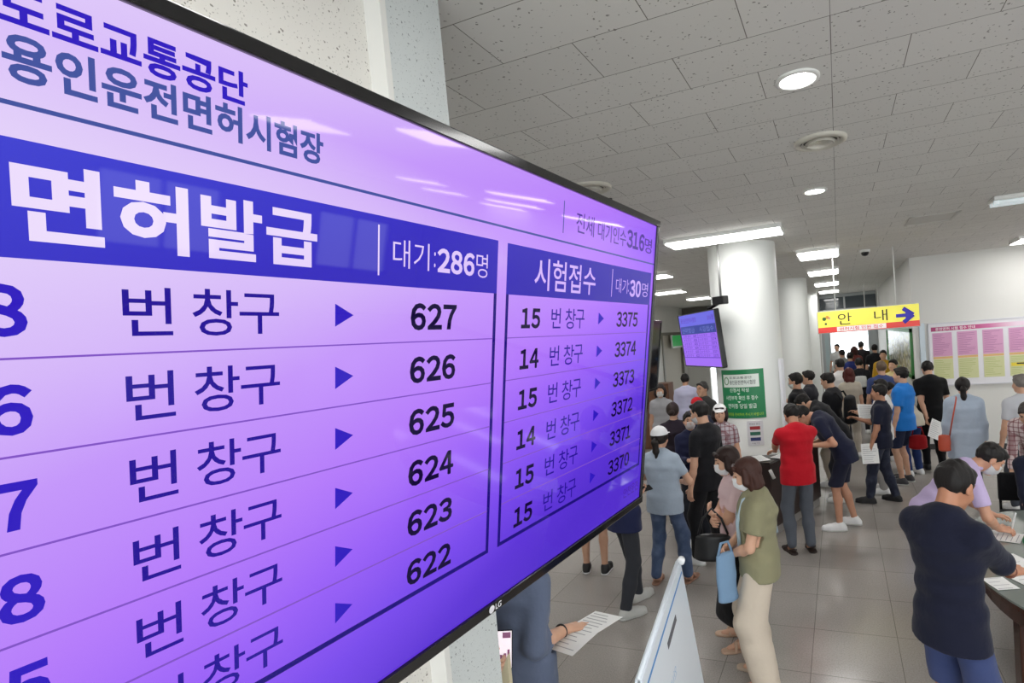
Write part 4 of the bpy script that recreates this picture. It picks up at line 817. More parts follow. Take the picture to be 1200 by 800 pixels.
b = B(); cpatch(b, -91, -65, 1.005, 1.31); ns = obj('small_notice', b, mat('notice_paper', srgb(226, 226, 230), 0.5)); tag(ns, 'small white notice with red, green and blue bars below the green poster', 'notice')
for z_, c_, nm in ((1.20, (166, 44, 50), 'red_bar'), (1.13, (40, 104, 84), 'green_bar'), (1.06, (44, 56, 110), 'blue_bar')):
    b = B(); cpatch(b, -86.5, -70, z_, z_ + 0.042, 0.002); obj(nm, b, mat(nm, srgb(*c_), 0.5), ns)
b = B(); ctext(b, '번호표 발급', -87, -70, 1.26, 1.285, 0.002, 0.0); ctext(b, '대기', -84, -73, 1.02, 1.04, 0.002, 0.0); obj('lettering', b, mat('notice_letters', srgb(120, 122, 132), 0.5), ns)
b = B(); cpatch(b, -152, -143, 0.93, 1.30); tag(obj('yellow_notice', b, mat('yellow_notice_paper', srgb(224, 222, 140), 0.5)), 'yellowish paper strip on the left side of the near column', 'notice')
b = B(); box(b, (-0.035, -0.02, 0), (0.035, 0.02, 1.15), 0.006); tag(obj('cable_cover', b, mat('cable_cover_white', srgb(232, 234, 238), 0.35), loc=(CX + 0.475 * math.cos(R(-25)), CY + 0.475 * math.sin(R(-25)), 0.9), rot=(0, 0, R(65))), 'white vertical cable cover up the right side of the near column', 'cable cover')

# ------------------------------------------------------------------ counter round the column
DW = wood('dark_brown_laminate', (52, 32, 28), 0.35)
poly = [(-1.14, 6.42), (-0.84, 6.42), (-0.36, 7.75), (-0.60, 7.80), (-0.62, 7.3), (-0.74, 6.86), (-1.14, 6.76)]
t = empty('writing_counter', (0, 0, 0), 0, 'dark brown writing counter standing against the near column', 'counter')
inset = lambda p, k: [(x + (-0.78 - x) * k, y + (7.0 - y) * k) for x, y in p]
b = B(); prism(b, poly, 0.10, 0.86); obj('body', b, DW, t); b = B(); prism(b, inset(poly, 0.05), 0, 0.10); obj('plinth', b, paint('plinth_grey', (150, 146, 142), 0.5), t)
b = B(); prism(b, inset(poly, -0.03), 0.86, 0.885); obj('top', b, mat('counter_top_dark', srgb(48, 40, 38), 0.15), t)
PAP = mat('paper_white', srgb(240, 240, 238), 0.6); PRT = mat('paper_print', srgb(170, 170, 174), 0.7)
def paper(x, y, z, rz, label, w_=0.21, l_=0.297, tilt=(0, 0), lines=9, fold=0.0, group='sheets of paper', bend=0.02):
    b = B(); n = 8; g = []
    for i in range(n + 1):
        v = -l_ / 2 + l_ * i / n; zz = -fold * abs(v - 0.0) + bend * math.sin(i * 1.1) * 0.3 + (bend * 0.4 if i in (0, n) else 0)
        g.append([b.verts.new((-w_ / 2, v, zz)), b.verts.new((w_ / 2, v, zz)), b.verts.new((w_ / 2, v, zz - 0.0008)), b.verts.new((-w_ / 2, v, zz - 0.0008))])
    for p, q_ in zip(g, g[1:]):
        for k in range(4): b.faces.new((p[k], p[(k + 1) % 4], q_[(k + 1) % 4], q_[k])).material_index = 0
    b.faces.new(g[0]); b.faces.new(g[-1][::-1])
    rn = random.Random(int(abs(x * 100 + y * 10)))
    for k in range(lines):
        v = l_ * (0.42 - 0.84 * k / max(lines - 1, 1)); zz = -fold * abs(v) + bend * math.sin((v + l_ / 2) / l_ * n * 1.1) * 0.3 + 0.0012
        e = w_ * (0.05 + 0.35 * rn.random()); quad(b, [(-w_ * 0.42, v, zz), (e, v, zz), (e, v + 0.005, zz), (-w_ * 0.42, v + 0.005, zz)], 1)
    bmesh.ops.recalc_face_normals(b, faces=b.faces)
    o = obj('paper_sheet', b, [PAP, PRT]); o.location = (x, y, z); o.rotation_euler = (tilt[0], tilt[1], rz); return tag(o, label, 'paper', group)
paper(-1.0, 6.58, 0.892, 0.5, 'white form lying on the counter by the column, left one', bend=0.004, group='papers on the counter'); paper(-0.71, 6.72, 0.892, -0.4, 'white form lying on the counter beside the red shirt', bend=0.004, group='papers on the counter')
b = B(); tube(b, [(-0.84, 6.39, 0.80), (-0.80, 6.40, 0.70)], 0.02, 12); tag(obj('paper_roll', b, PAP, smooth=True), 'small white paper roll hooked on the counter edge', 'paper roll')

# ------------------------------------------------------------------ writing table at the right
t = empty('writing_table', (1.82, 4.2, 0), 0, 'dark wooden writing table with a grey glass top', 'table')
def sup(a, b_, n=64, p=2.6): return [(a * math.copysign(abs(math.cos(2 * PI * i / n)) ** (2 / p), math.cos(2 * PI * i / n)), b_ * math.copysign(abs(math.sin(2 * PI * i / n)) ** (2 / p), math.sin(2 * PI * i / n))) for i in range(n)]
b = B(); prism(b, sup(1.10, 1.12), 0.752, 0.764); obj('glass_top', b, mat('grey_glass_top', srgb(120, 128, 122), 0.08, coat=0.5), t)
b = B(); prism(b, sup(1.09, 1.11), 0.715, 0.752); prism(b, sup(1.04, 1.06), 0.60, 0.715); obj('apron', b, wood('table_wood', (74, 40, 28), 0.25), t)
for dx, dy in ((-0.86, -0.42), (-0.62, 0.78), (0.8, -0.5), (0.7, 0.7)):
    b = B(); box(b, (dx - 0.07, dy - 0.07, 0), (dx + 0.07, dy + 0.07, 0.62), 0.008); obj('leg', b, wood('table_wood', (74, 40, 28), 0.25), t)
TZ = 0.768
paper(1.00, 4.62, TZ, 1.2, 'white form under the writing hand of the lavender-shirted person', bend=0.004, group='papers on the writing table'); paper(0.98, 4.02, TZ, 0.5, 'large white sheet in front of the man in navy, under his arm', 0.297, 0.42, bend=0.004, group='papers on the writing table'); paper(1.10, 3.62, TZ, 1.0, 'white sheet at the right edge near the table corner', 0.25, 0.3, bend=0.004, group='papers on the writing table'); paper(0.82, 3.78, TZ, 0.35, 'small white slip at the table edge behind the man in navy', 0.13, 0.16, bend=0.004, lines=4, group='papers on the writing table')
b = B(); lathe(b, [(0, 0), (0.045, 0), (0.05, 0.02), (0.035, 0.05), (0.012, 0.06), (0, 0.06)], 24); tag(obj('ink_pad', b, mat('green_plastic', srgb(26, 130, 84), 0.4), smooth=True, loc=(1.17, 4.50, 0.764)), 'round green plastic stamp pad on the glass table top', 'stamp pad')
t = empty('office_chair', (1.60, 5.98, 0), R(184), 'black chair pulled up to the far side of the writing table', 'chair')
b = B(); box(b, (-0.23, -0.22, 0.42), (0.23, 0.23, 0.49), 0.025); obj('seat', b, cloth((30, 30, 33)), t); b = B(); box(b, (-0.22, -0.27, 0.56), (0.22, -0.22, 0.84), 0.022); obj('backrest', b, cloth((30, 30, 33)), t)
for sx in (-1, 1): b = B(); tube(b, [(sx * 0.2, -0.245, 0.43), (sx * 0.2, -0.25, 0.7)], 0.013, 8); obj('back_post', b, BLK, t)
for sx in (-1, 1):
    for sy in (-1, 1): b = B(); tube(b, [(sx * 0.2, sy * 0.19, 0.43), (sx * 0.22, sy * 0.22, 0.0)], 0.013, 8); obj('leg', b, BLK, t)

# ------------------------------------------------------------------ folding sign board in the foreground
t = bpy.data.objects.new('folding_sign_board', None); C.objects.link(t); rd = Vector((-0.16, 1.12, 0)).normalized(); sd_ = Vector((rd.y, -rd.x, 0)); M_ = Matrix((rd, sd_, Vector((0, 0, 1)))).transposed().to_4x4(); M_.translation = (-0.88, 2.45, 0); t.matrix_world = M_; tag(t, 'white folding A-frame sign board with a blue line, seen from its end', 'sign board')
HL = 0.565; WB = mat('board_plastic_white', srgb(226, 234, 242), 0.35)
for sgn in (1, -1):
    Mt = Matrix.Translation((0, sgn * 0.002, 1.10)) @ Matrix.Rotation(sgn * R(6.5), 4, 'X') @ Matrix.Translation((0, 0, -1.10))
    b = B(); box(b, (-HL, 0.001 if sgn > 0 else -0.013, 0.0), (HL, 0.013 if sgn > 0 else -0.001, 1.10), 0.003, Mt); pn_ = obj('front_panel' if sgn > 0 else 'rear_panel', b, WB, t)
    if sgn > 0:
        fo = lambda u, v, w: Mt @ Vector((-u, 0.0133 + w, v))
        b = B()
        for lo, hi in (((-HL + 0.03, 0.012, 1.04), (HL - 0.03, 0.0142, 1.052)), ((-HL + 0.02, 0.012, 0.05), (-HL + 0.03, 0.0142, 1.05))): box(b, lo, hi, 0, Mt)
        obj('blue_line', b, mat('board_blue', srgb(62, 140, 206), 0.4), pn_)
        b = B(); box(b, (-0.09, 0.0125, 0.945), (0.18, 0.0148, 0.975), 0.001, Mt); obj('handle_slot', b, mat('slot_dark', srgb(92, 92, 100), 0.6), pn_)
        b = B()
        for k in range(6):
            text(b, ('안내', '접수', '발급', '시험', '면허', '운전')[k], 0.02 + 0.02 * (k % 2), 0.16 + 0.03 * (k % 3), 0.79 - 0.075 * k, 0.83 - 0.075 * k, -0.006, 0.0004, fn=fo)
        obj('lettering', b, mat('board_blue_letters', srgb(140, 186, 224), 0.5), pn_)
b = B(); tube(b, [(-HL, 0.0, 1.104), (HL, 0.0, 1.104)], 0.009, 12); obj('ridge', b, WB, t, True)
b = B(); tube(b, [(HL - 0.035, 0.022, 1.112), (HL - 0.005, 0.022, 1.112)], 0.022, 20); obj('end_knob', b, mat('knob_white', srgb(244, 246, 248), 0.2), t, True)
# beige board at the foot of the pilaster
b = B(); prism(b, [(-0.1, 0), (0.1, 0), (0.1, 1.305), (0.03, 1.14), (-0.1, 1.06)], -0.012, 0.012); bmesh.ops.transform(b, matrix=Matrix.Rotation(R(90), 4, 'X'), verts=b.verts); tag(obj('standing_board', b, paint('beige_board', (214, 202, 170), 0.6), loc=(-1.29, 1.61, 0.0), rot=(0, 0, R(8))), 'beige board with a slanted top standing below the big display next to the phone', 'board')
b = B(); tube(b, [(0.66, 9.3, 0.008), (0.85, 9.42, 0.008), (1.08, 9.46, 0.008), (1.2, 9.9, 0.008), (1.25, 10.6, 0.008)], 0.009, 8); tag(obj('floor_cable', b, mat('black_cable', srgb(34, 34, 36), 0.5), smooth=True), 'thin black cable on the floor by the notice board', 'cable')
b = B(); box(b, (-0.35, -0.2, 0), (0.35, 0.2, 1.45), 0.01); cb = tag(obj('cabinet', b, wood('brown_cabinet', (128, 86, 64), 0.4), loc=(-3.9, 11.6, 0)), 'brown wooden cabinet at the far left behind the crowd', 'cabinet')
b = B(); box(b, (-0.33, -0.215, 0.05), (-0.01, -0.2, 1.4), 0.004); obj('door', b, wood('brown_cabinet_door', (138, 94, 70), 0.4), cb); b = B(); box(b, (0.01, -0.215, 0.05), (0.33, -0.2, 1.4), 0.004); obj('door', b, wood('brown_cabinet_door', (138, 94, 70), 0.4), cb)

# ------------------------------------------------------------------ the people waiting, standing and writing
BK = (27, 27, 31); NV = (28, 32, 52); Q = 'people in the hall'
def W3(x, y, z, **k): return dict(w=(x, y, z), **k)
DN = {}
# nearest: two men beyond the end of the near wall, under the display
PA = person('person in a steel-blue shirt under the display, black wristband, holding out a white paper', -1.515, 2.15, -14, 1.70, ('mid', (104, 114, 138)), ('pants', (48, 50, 58)), arms=({}, W3(-1.335, 2.285, 1.03, pole=(0.12, -1, -0.8), hd=(0.75, 0.6, 0.05), pn=(0.1, 0.1, -1), curl=0.5)), step=(0, 0.05), fat=1.06, vox=0.009)
PA2 = person('person at the wall end below the display, showing only a hand with a phone', -1.73, 1.80, -38, 1.68, ('long', (44, 38, 40)), ('pants', (36, 36, 40)), arms=(W3(-1.475, 1.945, 1.07, pole=(-0.4, -0.6, -1), hd=(0.95, -0.05, 0.12), pn=(0.25, -0.95, 0.15), curl=0.7), {}), vox=0.011)
# left of centre
person('person in shorts and black shoes standing under the display, only bare legs showing', -2.55, 5.12, 15, 1.60, ('tee', (70, 74, 84)), ('shorts', (52, 50, 58)), shoes=('shoe', (26, 26, 28), (225, 225, 225)), step=(0.02, -0.03))
person('person in navy top and charcoal trousers with a phone, half hidden under the display', -1.90, 4.45, -35, 1.62, ('tee', (38, 44, 78)), ('pants', (58, 60, 66)), shoes=('shoe', (206, 206, 202)), arms=({}, W3(-1.75, 4.42, 1.05, pole=(0.8, -0.6, -0.5), hd=(-0.1, 0.8, 0.25), pn=(-0.2, 0, 1), curl=0.7)), feet=((-0.10, 0.16), (0.11, -0.12)), fat=1.12)
person('person in white cap, pale blue t-shirt and blue jeans seen from behind', -1.69, 5.02, -6, 1.57, ('tee', (176, 190, 206)), ('jeans', (72, 88, 118), 'denim'), hair=('ponytail', (30, 24, 22)), cap=(244, 244, 246), female=True, shoes=('sandal', (150, 112, 92)), arms=({'l': (-0.10, 0.26, 1.12), 'pole': (-1, -0.3, -0.6)}, {'l': (0.10, 0.24, 1.06), 'pole': (1, -0.35, -0.6)}), feet=((-0.15, -0.03), (0.16, 0.10)), fat=1.12)
person('person in a dark plum vest and black trousers, back turned, behind the white cap', -2.05, 6.70, 8, 1.60, ('tee', (44, 36, 46)), ('pants', BK), hair=('bun', (44, 34, 30)), female=True, shoes=('shoe', (36, 34, 34), (210, 208, 200)))
person('person in navy sleeves facing the camera behind the black-shirted man, pale mask', -1.68, 6.12, 200, 1.56, ('long', (36, 40, 70)), ('pants', (40, 42, 50)), mask=(206, 200, 200), female=True, arms=({'l': (-0.05, 0.28, 1.10)}, {'l': (0.06, 0.28, 1.14)}))
person('person in black t-shirt and trousers with white sneakers, facing left beside the green poster', -1.38, 5.58, 68, 1.75, ('tee', BK), ('pants', (24, 24, 27)), shoes=('shoe', (236, 236, 236)), mask=(206, 206, 208), neck=12, step=(0.1, -0.08))
GW = person('person in pink blouse and long black skirt, arms crossed, face mask, before the counter', -0.83, 4.15, 112, 1.56, ('tee', (236, 206, 208)), ('skirt', (26, 25, 28)), hair=('bob', (42, 27, 24)), female=True, mask=(240, 240, 242), shoes=('sandal', (196, 164, 140)), neck=12, hem=0.84, arms=({'l': (0.13, 0.19, 1.10), 'pole': (-1, -0.2, -0.5), 'hd': (1, 0.1, 0.15), 'pn': (0, -1, 0)}, {'l': (-0.14, 0.22, 1.12), 'pole': (1, -0.2, -0.5), 'hd': (-1, 0.1, 0.2), 'pn': (0, -1, 0)}))
HW = person('person in olive t-shirt and cream wide-legged overalls, face mask, nearest in the hall', -0.60, 3.70, 100, 1.575, ('tee', (146, 142, 112)), ('wide', (214, 200, 182)), hair=('bob', (58, 34, 28)), female=True, mask=(244, 244, 246), shoes=('sandal', (190, 170, 150)), neck=14, loose=0.012, hem=0.83, arms=({'l': (-0.02, 0.20, 0.98), 'pole': (-1, -0.4, -0.4), 'hd': (0.8, 0.5, -0.1), 'pn': (0.1, -0.8, 0.4), 'curl': 0.9}, {'l': (0.03, 0.22, 1.02), 'pole': (1, -0.4, -0.4), 'hd': (-0.8, 0.5, 0), 'pn': (0, -0.8, -0.4), 'curl': 0.8}))
# at the counter
person('person in a red t-shirt and grey trousers, back turned, writing at the counter', -0.50, 6.00, 24, 1.64, ('tee', (196, 24, 40)), ('pants', (92, 97, 106)), shoes=('sandal', (48, 36, 32)), neck=26, arms=(W3(-0.80, 6.50, 0.94, pole=(-1, -0.6, -0.2), hd=(-0.3, 0.8, -0.2), pn=(0, 0, -1)), W3(-0.66, 6.62, 0.94, pole=(1, -0.5, -0.3), hd=(-0.5, 0.8, -0.2), pn=(0, 0, -1))), skin=(206, 158, 128), fat=1.05)
person('person in navy t-shirt, navy shorts and white sneakers bent forward at the counter', -0.02, 6.85, 88, 1.72, ('tee', (31, 34, 56)), ('shorts', (32, 34, 52)), lean=36, neck=38, arms=(W3(-0.36, 6.70, 1.02, pole=(-0.4, -1, -0.6), hd=(-0.2, 0.9, 0.1), pn=(0.4, 0.1, -0.9), curl=0.7), W3(-0.40, 6.90, 1.00, pole=(0.8, -0.5, -0.5), hd=(-0.2, 0.9, 0.1), curl=0.7)), shoes=('shoe', (240, 240, 240)), feet=((-0.12, 0.10), (0.11, -0.06)), skin=(206, 156, 128))
person('person in black leaning over the counter, dark head beside the bent man', -0.06, 7.95, 84, 1.72, ('tee', (26, 26, 30)), ('pants', (40, 40, 46)), lean=40, neck=24, arms=(W3(-0.46, 7.82, 1.0, pole=(-0.5, -1, -0.5)), W3(-0.46, 8.05, 1.0, pole=(0.6, -1, -0.5))), shoes=('shoe', (230, 230, 228)))
person('person in black t-shirt facing left, standing behind the counter by the column', -0.64, 8.42, 72, 1.77, ('tee', (28, 28, 32)), ('pants', (34, 34, 38)), mask=(206, 214, 212), skin=(210, 164, 136))
# middle of the hall
PM = person('person in black t-shirt with a black backpack, facing left beneath the sign', -0.16, 8.66, 66, 1.74, ('tee', BK), ('pants', (178, 166, 150)), neck=14, arms=({'l': (-0.1, 0.3, 1.1)}, {'l': (0.1, 0.3, 1.12)}))
person('person in dark grey holding a phone close to the middle column', -0.52, 9.45, 80, 1.72, ('tee', (44, 44, 50)), ('pants', (50, 50, 56)), arms=({'l': (-0.06, 0.34, 1.2)}, {}))
PS = person('person in navy polo shirt, dark jeans and black shoes, facing left with papers', 0.45, 7.90, 74, 1.60, ('polo', (29, 32, 50)), ('jeans', (40, 44, 60), 'denim'), shoes=('shoe', (28, 28, 30), (30, 30, 32)), arms=(W3(0.30, 7.74, 0.78, pole=(-0.4, -1, 0), hd=(0, 0.35, -1), curl=0.8), {'l': (0.02, 0.32, 1.2)}), feet=((-0.11, 0.18), (0.11, -0.12)), skin=(190, 140, 112))
person('person in white shirt facing left, mostly hidden behind the navy polo shirt', 0.50, 8.38, 80, 1.62, ('tee', (230, 228, 226)), ('pants', (176, 172, 168)), arms=({'l': (-0.02, 0.34, 1.2)}, {'l': (0.04, 0.34, 1.2)}))
PT_ = person('person in bright blue t-shirt behind the navy polo shirt', 0.81, 8.86, 62, 1.74, ('tee', (40, 128, 216)), ('shorts', (40, 46, 70)), loose=0.01, shoes=('shoe', (60, 60, 64)))
person('person in beige shirt bending beside the bright blue shirt', 0.98, 9.35, 40, 1.62, ('tee', (204, 196, 178)), ('pants', (42, 60, 110)), lean=38, neck=20)
PV = person('person in black t-shirt and trousers holding a document, facing the notice board', 1.27, 9.62, 6, 1.77, ('tee', (18, 18, 20)), ('pants', (22, 22, 25)), neck=24, arms=(W3(1.20, 9.40, 0.80, pole=(-0.8, -1, 0), hd=(0, 0.4, -0.9), curl=0.8), {}), shoes=('shoe', (24, 24, 26), (30, 30, 30)), feet=((-0.06, 0.12), (0.1, -0.1)), fat=1.06)
PW = person('person in a loose pale blue shirt with dark ponytail, back turned, orange bag', 1.42, 7.95, -8, 1.63, ('long', (186, 200, 218)), ('pants', (30, 30, 34)), hair=('ponytail', (24, 20, 20)), female=True, loose=0.026, hem=0.62)
person('person in pale grey t-shirt facing the notice board at the right edge', 1.97, 7.65, 20, 1.67, ('tee', (206, 208, 214)), ('pants', (70, 74, 84)), hair=('crop', (110, 104, 100)))
person('person in a red and white plaid shirt leaning forward at the right edge', 1.90, 6.85, 150, 1.60, ('long', (224, 206, 206), 'plaid'), ('pants', (60, 60, 66)), lean=30, neck=15, hair=('short', (60, 54, 52)))
person('person in dark navy seated at the far side of the table, right edge', 1.66, 5.94, 178, 1.72, ('long', (27, 30, 48)), ('pants', (40, 40, 48)), hipz=0.56, lean=8, feet=((-0.12, 0.36), (0.12, 0.38)), arms=({'l': (-0.16, 0.36, 0.84)}, {'l': (0.16, 0.36, 0.84)}))
# at the writing table
PAA = person('person in a lavender polo shirt bent over the table writing with a pen', 0.54, 4.64, -80, 1.66, ('polo', (196, 178, 216)), ('pants', (60, 62, 72)), lean=42, neck=18, shoes=('shoe', (26, 24, 24), (30, 28, 28)), arms=(W3(1.02, 4.86, 0.84, pole=(-0.8, -0.3, -0.5), hd=(-0.3, 0.9, -0.1), pn=(0.2, 0, -1), curl=0.6), W3(1.00, 4.62, 0.82, pole=(0.9, -0.3, -0.4), hd=(0.1, 1, -0.1), pn=(-0.4, 0, -0.9), curl=0.9)), feet=((-0.12, 0.10), (0.12, -0.06)), skin=(206, 156, 128), mask=(206, 204, 206))
PBB = person('person in navy long-sleeved top and blue shorts, standing at the table, nearest on the right', 0.43, 2.98, -42, 1.735, ('mid', (24, 27, 46)), ('shorts', (60, 72, 114)), neck=30, skin=(190, 136, 106), loose=0.003, hem=0.80, arms=(W3(0.78, 3.68, 0.86, pole=(-1, -0.2, -0.4), hd=(0.2, 0.9, -0.15), pn=(0.2, 0, -1), curl=0.6), W3(0.84, 3.42, 0.92, pole=(1, -0.5, -0.6), hd=(0.1, 1, -0.05), pn=(-0.3, 0, -0.9), curl=0.6)), vox=0.009, fat=0.9, shoes=('shoe', (60, 60, 64)))
# far corridor
person('person with long dark red hair and beige top, back turned, in the corridor queue', 0.12, 10.6, 12, 1.64, ('tee', (196, 186, 170)), ('pants', (196, 186, 172)), hair=('long', (70, 26, 24)), female=True)
person('person in white shirt in the corridor, black hair, beside the glass door', -0.02, 11.6, 30, 1.76, ('tee', (232, 230, 228)), ('pants', (60, 60, 64)))
person('person in slate-blue polo shirt with greying hair, back turned, in the corridor queue', 0.64, 10.3, 12, 1.75, ('polo', (64, 78, 124)), ('pants', (30, 34, 50)), hair=('crop', (92, 76, 62)), fat=1.08)
person('person in black hair and pale yellow top behind the slate-blue polo', 0.94, 11.7, 150, 1.68, ('tee', (226, 208, 150)), ('pants', (70, 70, 76)))
person('person in a mustard-yellow top by the green picture frame, far down the corridor', 0.96, 14.5, 170, 1.74, ('long', (206, 160, 44)), ('pants', (50, 50, 56)))
person('person in black with a white bag on the back, middle of the corridor', 0.36, 12.9, 8, 1.68, ('tee', (30, 30, 36)), ('pants', (34, 34, 40)))
person('person in navy jacket far down the corridor', 0.22, 15.0, 0, 1.72, ('long', (40, 52, 116)), ('pants', (30, 32, 44)))
person('person in black t-shirt far down the corridor, facing the daylight', 0.92, 17.2, 5, 1.80, ('tee', (30, 30, 34)), ('pants', (40, 40, 46)))
person('person in grey t-shirt far down the corridor by the door frame', 0.04, 17.0, 20, 1.72, ('tee', (150, 152, 150)), ('pants', (60, 60, 64)))
person('person in dark red top near the daylight doorway', 0.40, 18.2, 0, 1.74, ('tee', (120, 60, 56)), ('pants', (60, 50, 50)), hair=('long', (60, 30, 26)), female=True)
person('person in black standing in the daylight doorway', 0.62, 18.9, 10, 1.86, ('tee', (36, 32, 36)), ('pants', (40, 38, 42)))
person('person in white top in the daylight doorway, left side', -0.10, 20.0, 160, 1.80, ('tee', (220, 220, 218)), ('pants', (100, 100, 104)))
# far left, behind the display's right edge
person('person with pale mask and grey shirt at the far left, behind the plum vest', -2.92, 8.9, 190, 1.66, ('tee', (180, 180, 184)), ('pants', (80, 80, 86)), hair=('bob', (36, 28, 28)), female=True, mask=(222, 220, 220))
person('person in lavender-white shirt at the far left doorway, back turned', -2.88, 10.4, 8, 1.72, ('long', (204, 204, 232)), ('pants', (36, 36, 44)))
person('person in dark grey top with short hair, left of the near column', -2.03, 8.3, 150, 1.72, ('tee', (70, 70, 70)), ('pants', (50, 50, 54)), hair=('crop', (60, 58, 56)))
person('person in a bright red cap behind the black-shirted man', -1.84, 7.15, 30, 1.60, ('long', (60, 64, 84)), ('pants', (50, 50, 56)), cap=(214, 30, 44))
person('person in a white cap and patterned top at the left of the near column', -1.41, 6.55, 190, 1.575, ('tee', (196, 190, 196), 'plaid'), ('pants', (60, 60, 70)), cap=(240, 240, 238), hair=('bob', (40, 30, 30)), female=True)

# ------------------------------------------------------------------ things people hold or carry
SCRN = mat('phone_screen', srgb(238, 226, 234), 0.1, emit=0.75)
def phone(M_, label, lit=True):
    t = bpy.data.objects.new('mobile_phone', None); C.objects.link(t); t.matrix_world = M_; tag(t, label, 'phone')
    obj('body', box(B(), (-0.037, -0.077, -0.0045), (0.037, 0.077, 0.0045), 0.003), BLK, t)
    s_ = obj('screen', box(B(), (-0.034, -0.073, 0.0044), (0.034, 0.073, 0.0052)), SCRN if lit else mat('dark_screen', srgb(20, 22, 26), 0.08), t)
    if lit:
        b = B(); rect(b, -0.005, 0.045, 0.03, 0.068, 0.0052); rect(b, 0.0, -0.06, 0.012, -0.015, 0.0052); rect(b, -0.02, -0.05, -0.006, -0.02, 0.0052); rect(b, 0.016, -0.055, 0.026, 0.0, 0.0052); obj('screen_image', b, mat('phone_picture', srgb(150, 96, 130), 0.2, emit=0.3), s_)
    return t
def frame_of(pos, normal, up_):
    n_ = Vector(normal).normalized(); u_ = Vector(up_); v_ = (u_ - n_ * u_.dot(n_)).normalized(); r_ = v_.cross(n_)
    M_ = Matrix((r_, v_, n_)).transposed().to_4x4(); M_.translation = pos; return M_
phone(frame_of((-1.418, 1.905, 1.135), (0.35, -0.9, 0.25), (-0.02, 0.15, 1)), 'black mobile phone with a bright screen held below the display')
phone(frame_of((-1.695, 4.475, 1.10), (0.2, -0.3, 1), (0.7, 0.7, 0.1)), 'dark mobile phone held just below the lower right corner of the display', False)
o = paper(-1.235, 2.295, 1.04, -0.42, 'white printed form held out by the person in the steel-blue shirt', 0.21, 0.33, (0.12, -0.15), lines=12, fold=0.12, bend=0.006, group='papers in hand')
paper(0.285, 7.71, 0.70, 0.2, 'white paper hanging from the hand of the navy polo shirt', 0.21, 0.26, (R(80), 0), bend=0.01, group='papers in hand')
paper(0.30, 8.08, 1.20, 0.3, 'white paper held up at chest height by the navy polo shirt', 0.26, 0.21, (R(60), 0.1), bend=0.01, group='papers in hand')
paper(1.29, 9.36, 0.70, 0.35, 'grey-white document held low by the person in black at the notice board', 0.21, 0.297, (R(70), 0.5), bend=0.01, group='papers in hand')
b = B(); tube(b, [(1.09, 4.635, 0.80), (1.13, 4.66, 0.93)], 0.005, 8); tag(obj('pen', b, mat('pen_white', srgb(226, 226, 226), 0.3), smooth=True), 'white pen in the writing hand above the form', 'pen')
def soft(parts_fn, h_, nz=0.004, seed=1):
    F_ = SDF(); parts_fn(F_); return F_.mesh(h_, noise=nz, freq=22, seed=seed)
def handbag(name, pos, rz, w_, d_, hgt, rgb, label, strap=None, cat='bag', soft_=0.012, pat=None):
    F_ = SDF(); F_.slab(V3(0, 0, -hgt / 2 + d_ * 0.4), V3(0, 0, hgt / 2 - d_ * 0.3), w_ / 2, w_ / 2 * 0.86, d_ / 2, d_ / 2 * 0.6, V3(1, 0, 0), 0.02, 0.6)
    o = meshobj(name, [F_.mesh(0.009, noise=soft_ * 0.5, freq=20, seed=4)], cloth(rgb, pat) if pat != 'leather' else mat('bag_leather', srgb(*rgb), 0.42)); o.location = pos; o.rotation_euler = (0, 0, rz); tag(o, label, cat)
    if strap:
        b = B(); tube(b, [Vector(p) for p in strap], 0.009, 8); obj('strap', b, cloth(rgb) if pat != 'leather' else mat('bag_leather', srgb(*rgb), 0.42), o, True)
    return o
handbag('handbag', (-0.965, 3.93, 0.825), R(10), 0.30, 0.13, 0.24, (24, 24, 26), 'black leather handbag hanging from the arm of the person in pink', [(-0.11, 0, 0.1), (-0.07, 0.0, 0.22), (0.0, 0.02, 0.29), (0.07, 0.0, 0.22), (0.11, 0, 0.1)], pat='leather')
handbag('tote_bag', (-0.80, 3.555, 0.775), R(50), 0.17, 0.08, 0.36, (132, 164, 196), 'light blue tote bag hanging from the hands in front of the cream overalls', [(-0.06, 0, 0.16), (-0.03, 0, 0.24), (0.03, 0, 0.24), (0.06, 0, 0.16)])
handbag('shoulder_bag', (1.17, 7.84, 0.80), R(-8), 0.15, 0.09, 0.24, (196, 84, 60), 'orange-red shoulder bag at the hip of the person in pale blue', [(0.06, 0.0, 0.1), (0.09, -0.13, 0.30), (0.13, -0.15, 0.50), (0.15, -0.06, 0.585), (0.15, 0.03, 0.59)], pat='leather')
handbag('red_bag', (0.99, 8.92, 0.60), R(5), 0.26, 0.16, 0.26, (160, 24, 30), 'dark red bag held low beside the bright blue shirt', [(-0.08, 0, 0.1), (-0.05, 0, 0.22), (0.05, 0, 0.22), (0.08, 0, 0.1)])
F_ = SDF(); F_.slab(V3(0, 0, -0.17), V3(0, 0, 0.15), 0.15, 0.13, 0.085, 0.07, V3(1, 0, 0), 0.03, 0.7); F_.slab(V3(0, -0.09, -0.13), V3(0, -0.085, -0.02), 0.11, 0.1, 0.035, 0.03, V3(1, 0, 0), 0.02, 0.7)
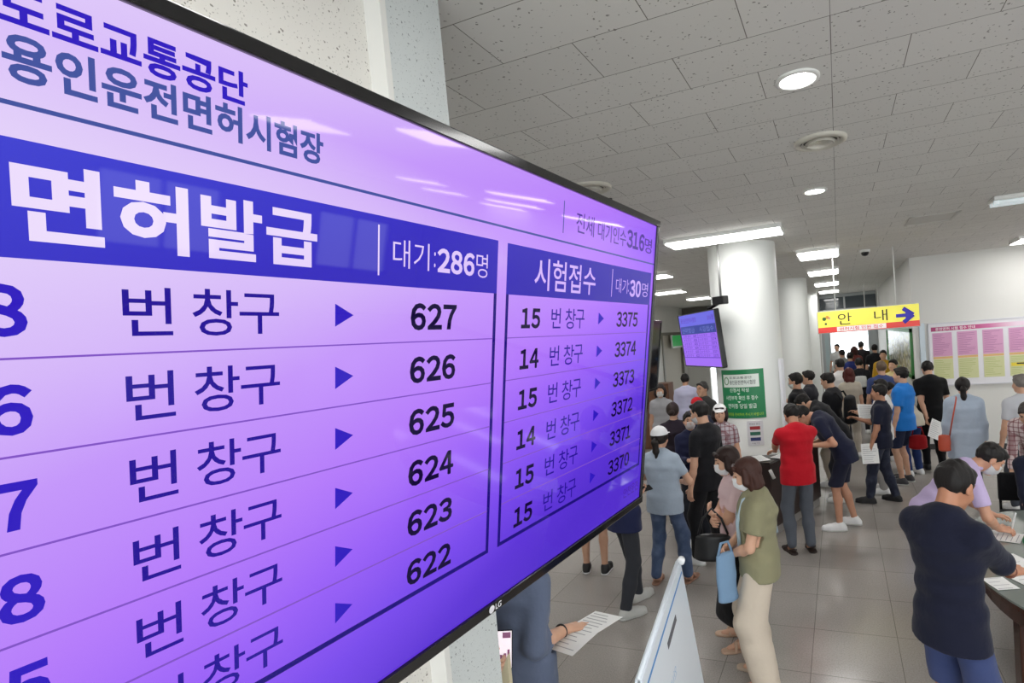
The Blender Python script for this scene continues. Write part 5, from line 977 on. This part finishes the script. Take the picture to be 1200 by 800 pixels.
bp = meshobj('backpack', [F_.mesh(0.012, noise=0.006, freq=20, seed=8)], cloth((26, 27, 30))); bp.location = (0.085, 8.55, 1.18); bp.rotation_euler = (0, 0, R(66)); tag(bp, 'black backpack worn by the person facing left beneath the sign', 'backpack')
for sx in (-1, 1):
    b = B(); tube(b, [(sx * 0.1, 0.07, 0.13), (sx * 0.12, 0.14, 0.24), (sx * 0.12, 0.25, 0.22), (sx * 0.12, 0.30, 0.08)], 0.016, 8); obj('strap', b, cloth((26, 27, 30)), bp, True)
handbag('white_shoulder_bag', (0.36, 12.72, 1.16), 0, 0.30, 0.12, 0.28, (214, 216, 214), 'white bag on the back of the person in black down the corridor')
# overalls bib and straps, collar trims, wristbands
def child(name, mesh_, m_, par):
    return meshobj(name, mesh_, m_, par)
s = HW['s']; U = HW['U']
F_ = SDF(); F_.slab(U(0, 0.0, 0.86, 0.3), U(0, 0.0, 1.06, 0.9), 0.176 * s, 0.158 * s, 0.132 * s, 0.127 * s, V3(1, 0, 0), 0.03); ov = [F_.mesh(0.009, noise=0.005, freq=20, seed=2)]
child('overall_waist', ov, cloth((214, 200, 182)), HW['o'])
for sd in (-1, 1):
    b = B(); tube(b, [U(sd * 0.085, 0.135, 1.06), U(sd * 0.088, 0.138, 1.25), U(sd * 0.085, 0.085, 1.41), U(sd * 0.08, 0.0, 1.445), U(sd * 0.07, -0.105, 1.38), U(sd * 0.03, -0.138, 1.15)], 0.013, 8); obj('overall_strap', b, cloth((176, 196, 206)), HW['o'], True)
def band(P_, i, m_, r_=0.031):
    S_, E_, W_, hd, pn, cu = P_['A'][i]; d = nrm(E_ - W_); c = W_ + d * 0.03; a = nrm(np.cross(d, V3(0.3, 0.2, 1))); e = np.cross(d, a); b = B()
    ring = [Vector(tuple(c + (a * math.cos(2 * PI * k / 20) + e * math.sin(2 * PI * k / 20)) * r_)) for k in range(21)]; tube(b, ring, 0.006, 8); obj('wristband', b, m_, P_['o'], True)
band(PA, 1, mat('black_rubber', srgb(20, 20, 22), 0.5), 0.03); band(PBB, 1, mat('bracelet', srgb(120, 70, 50), 0.5), 0.031)
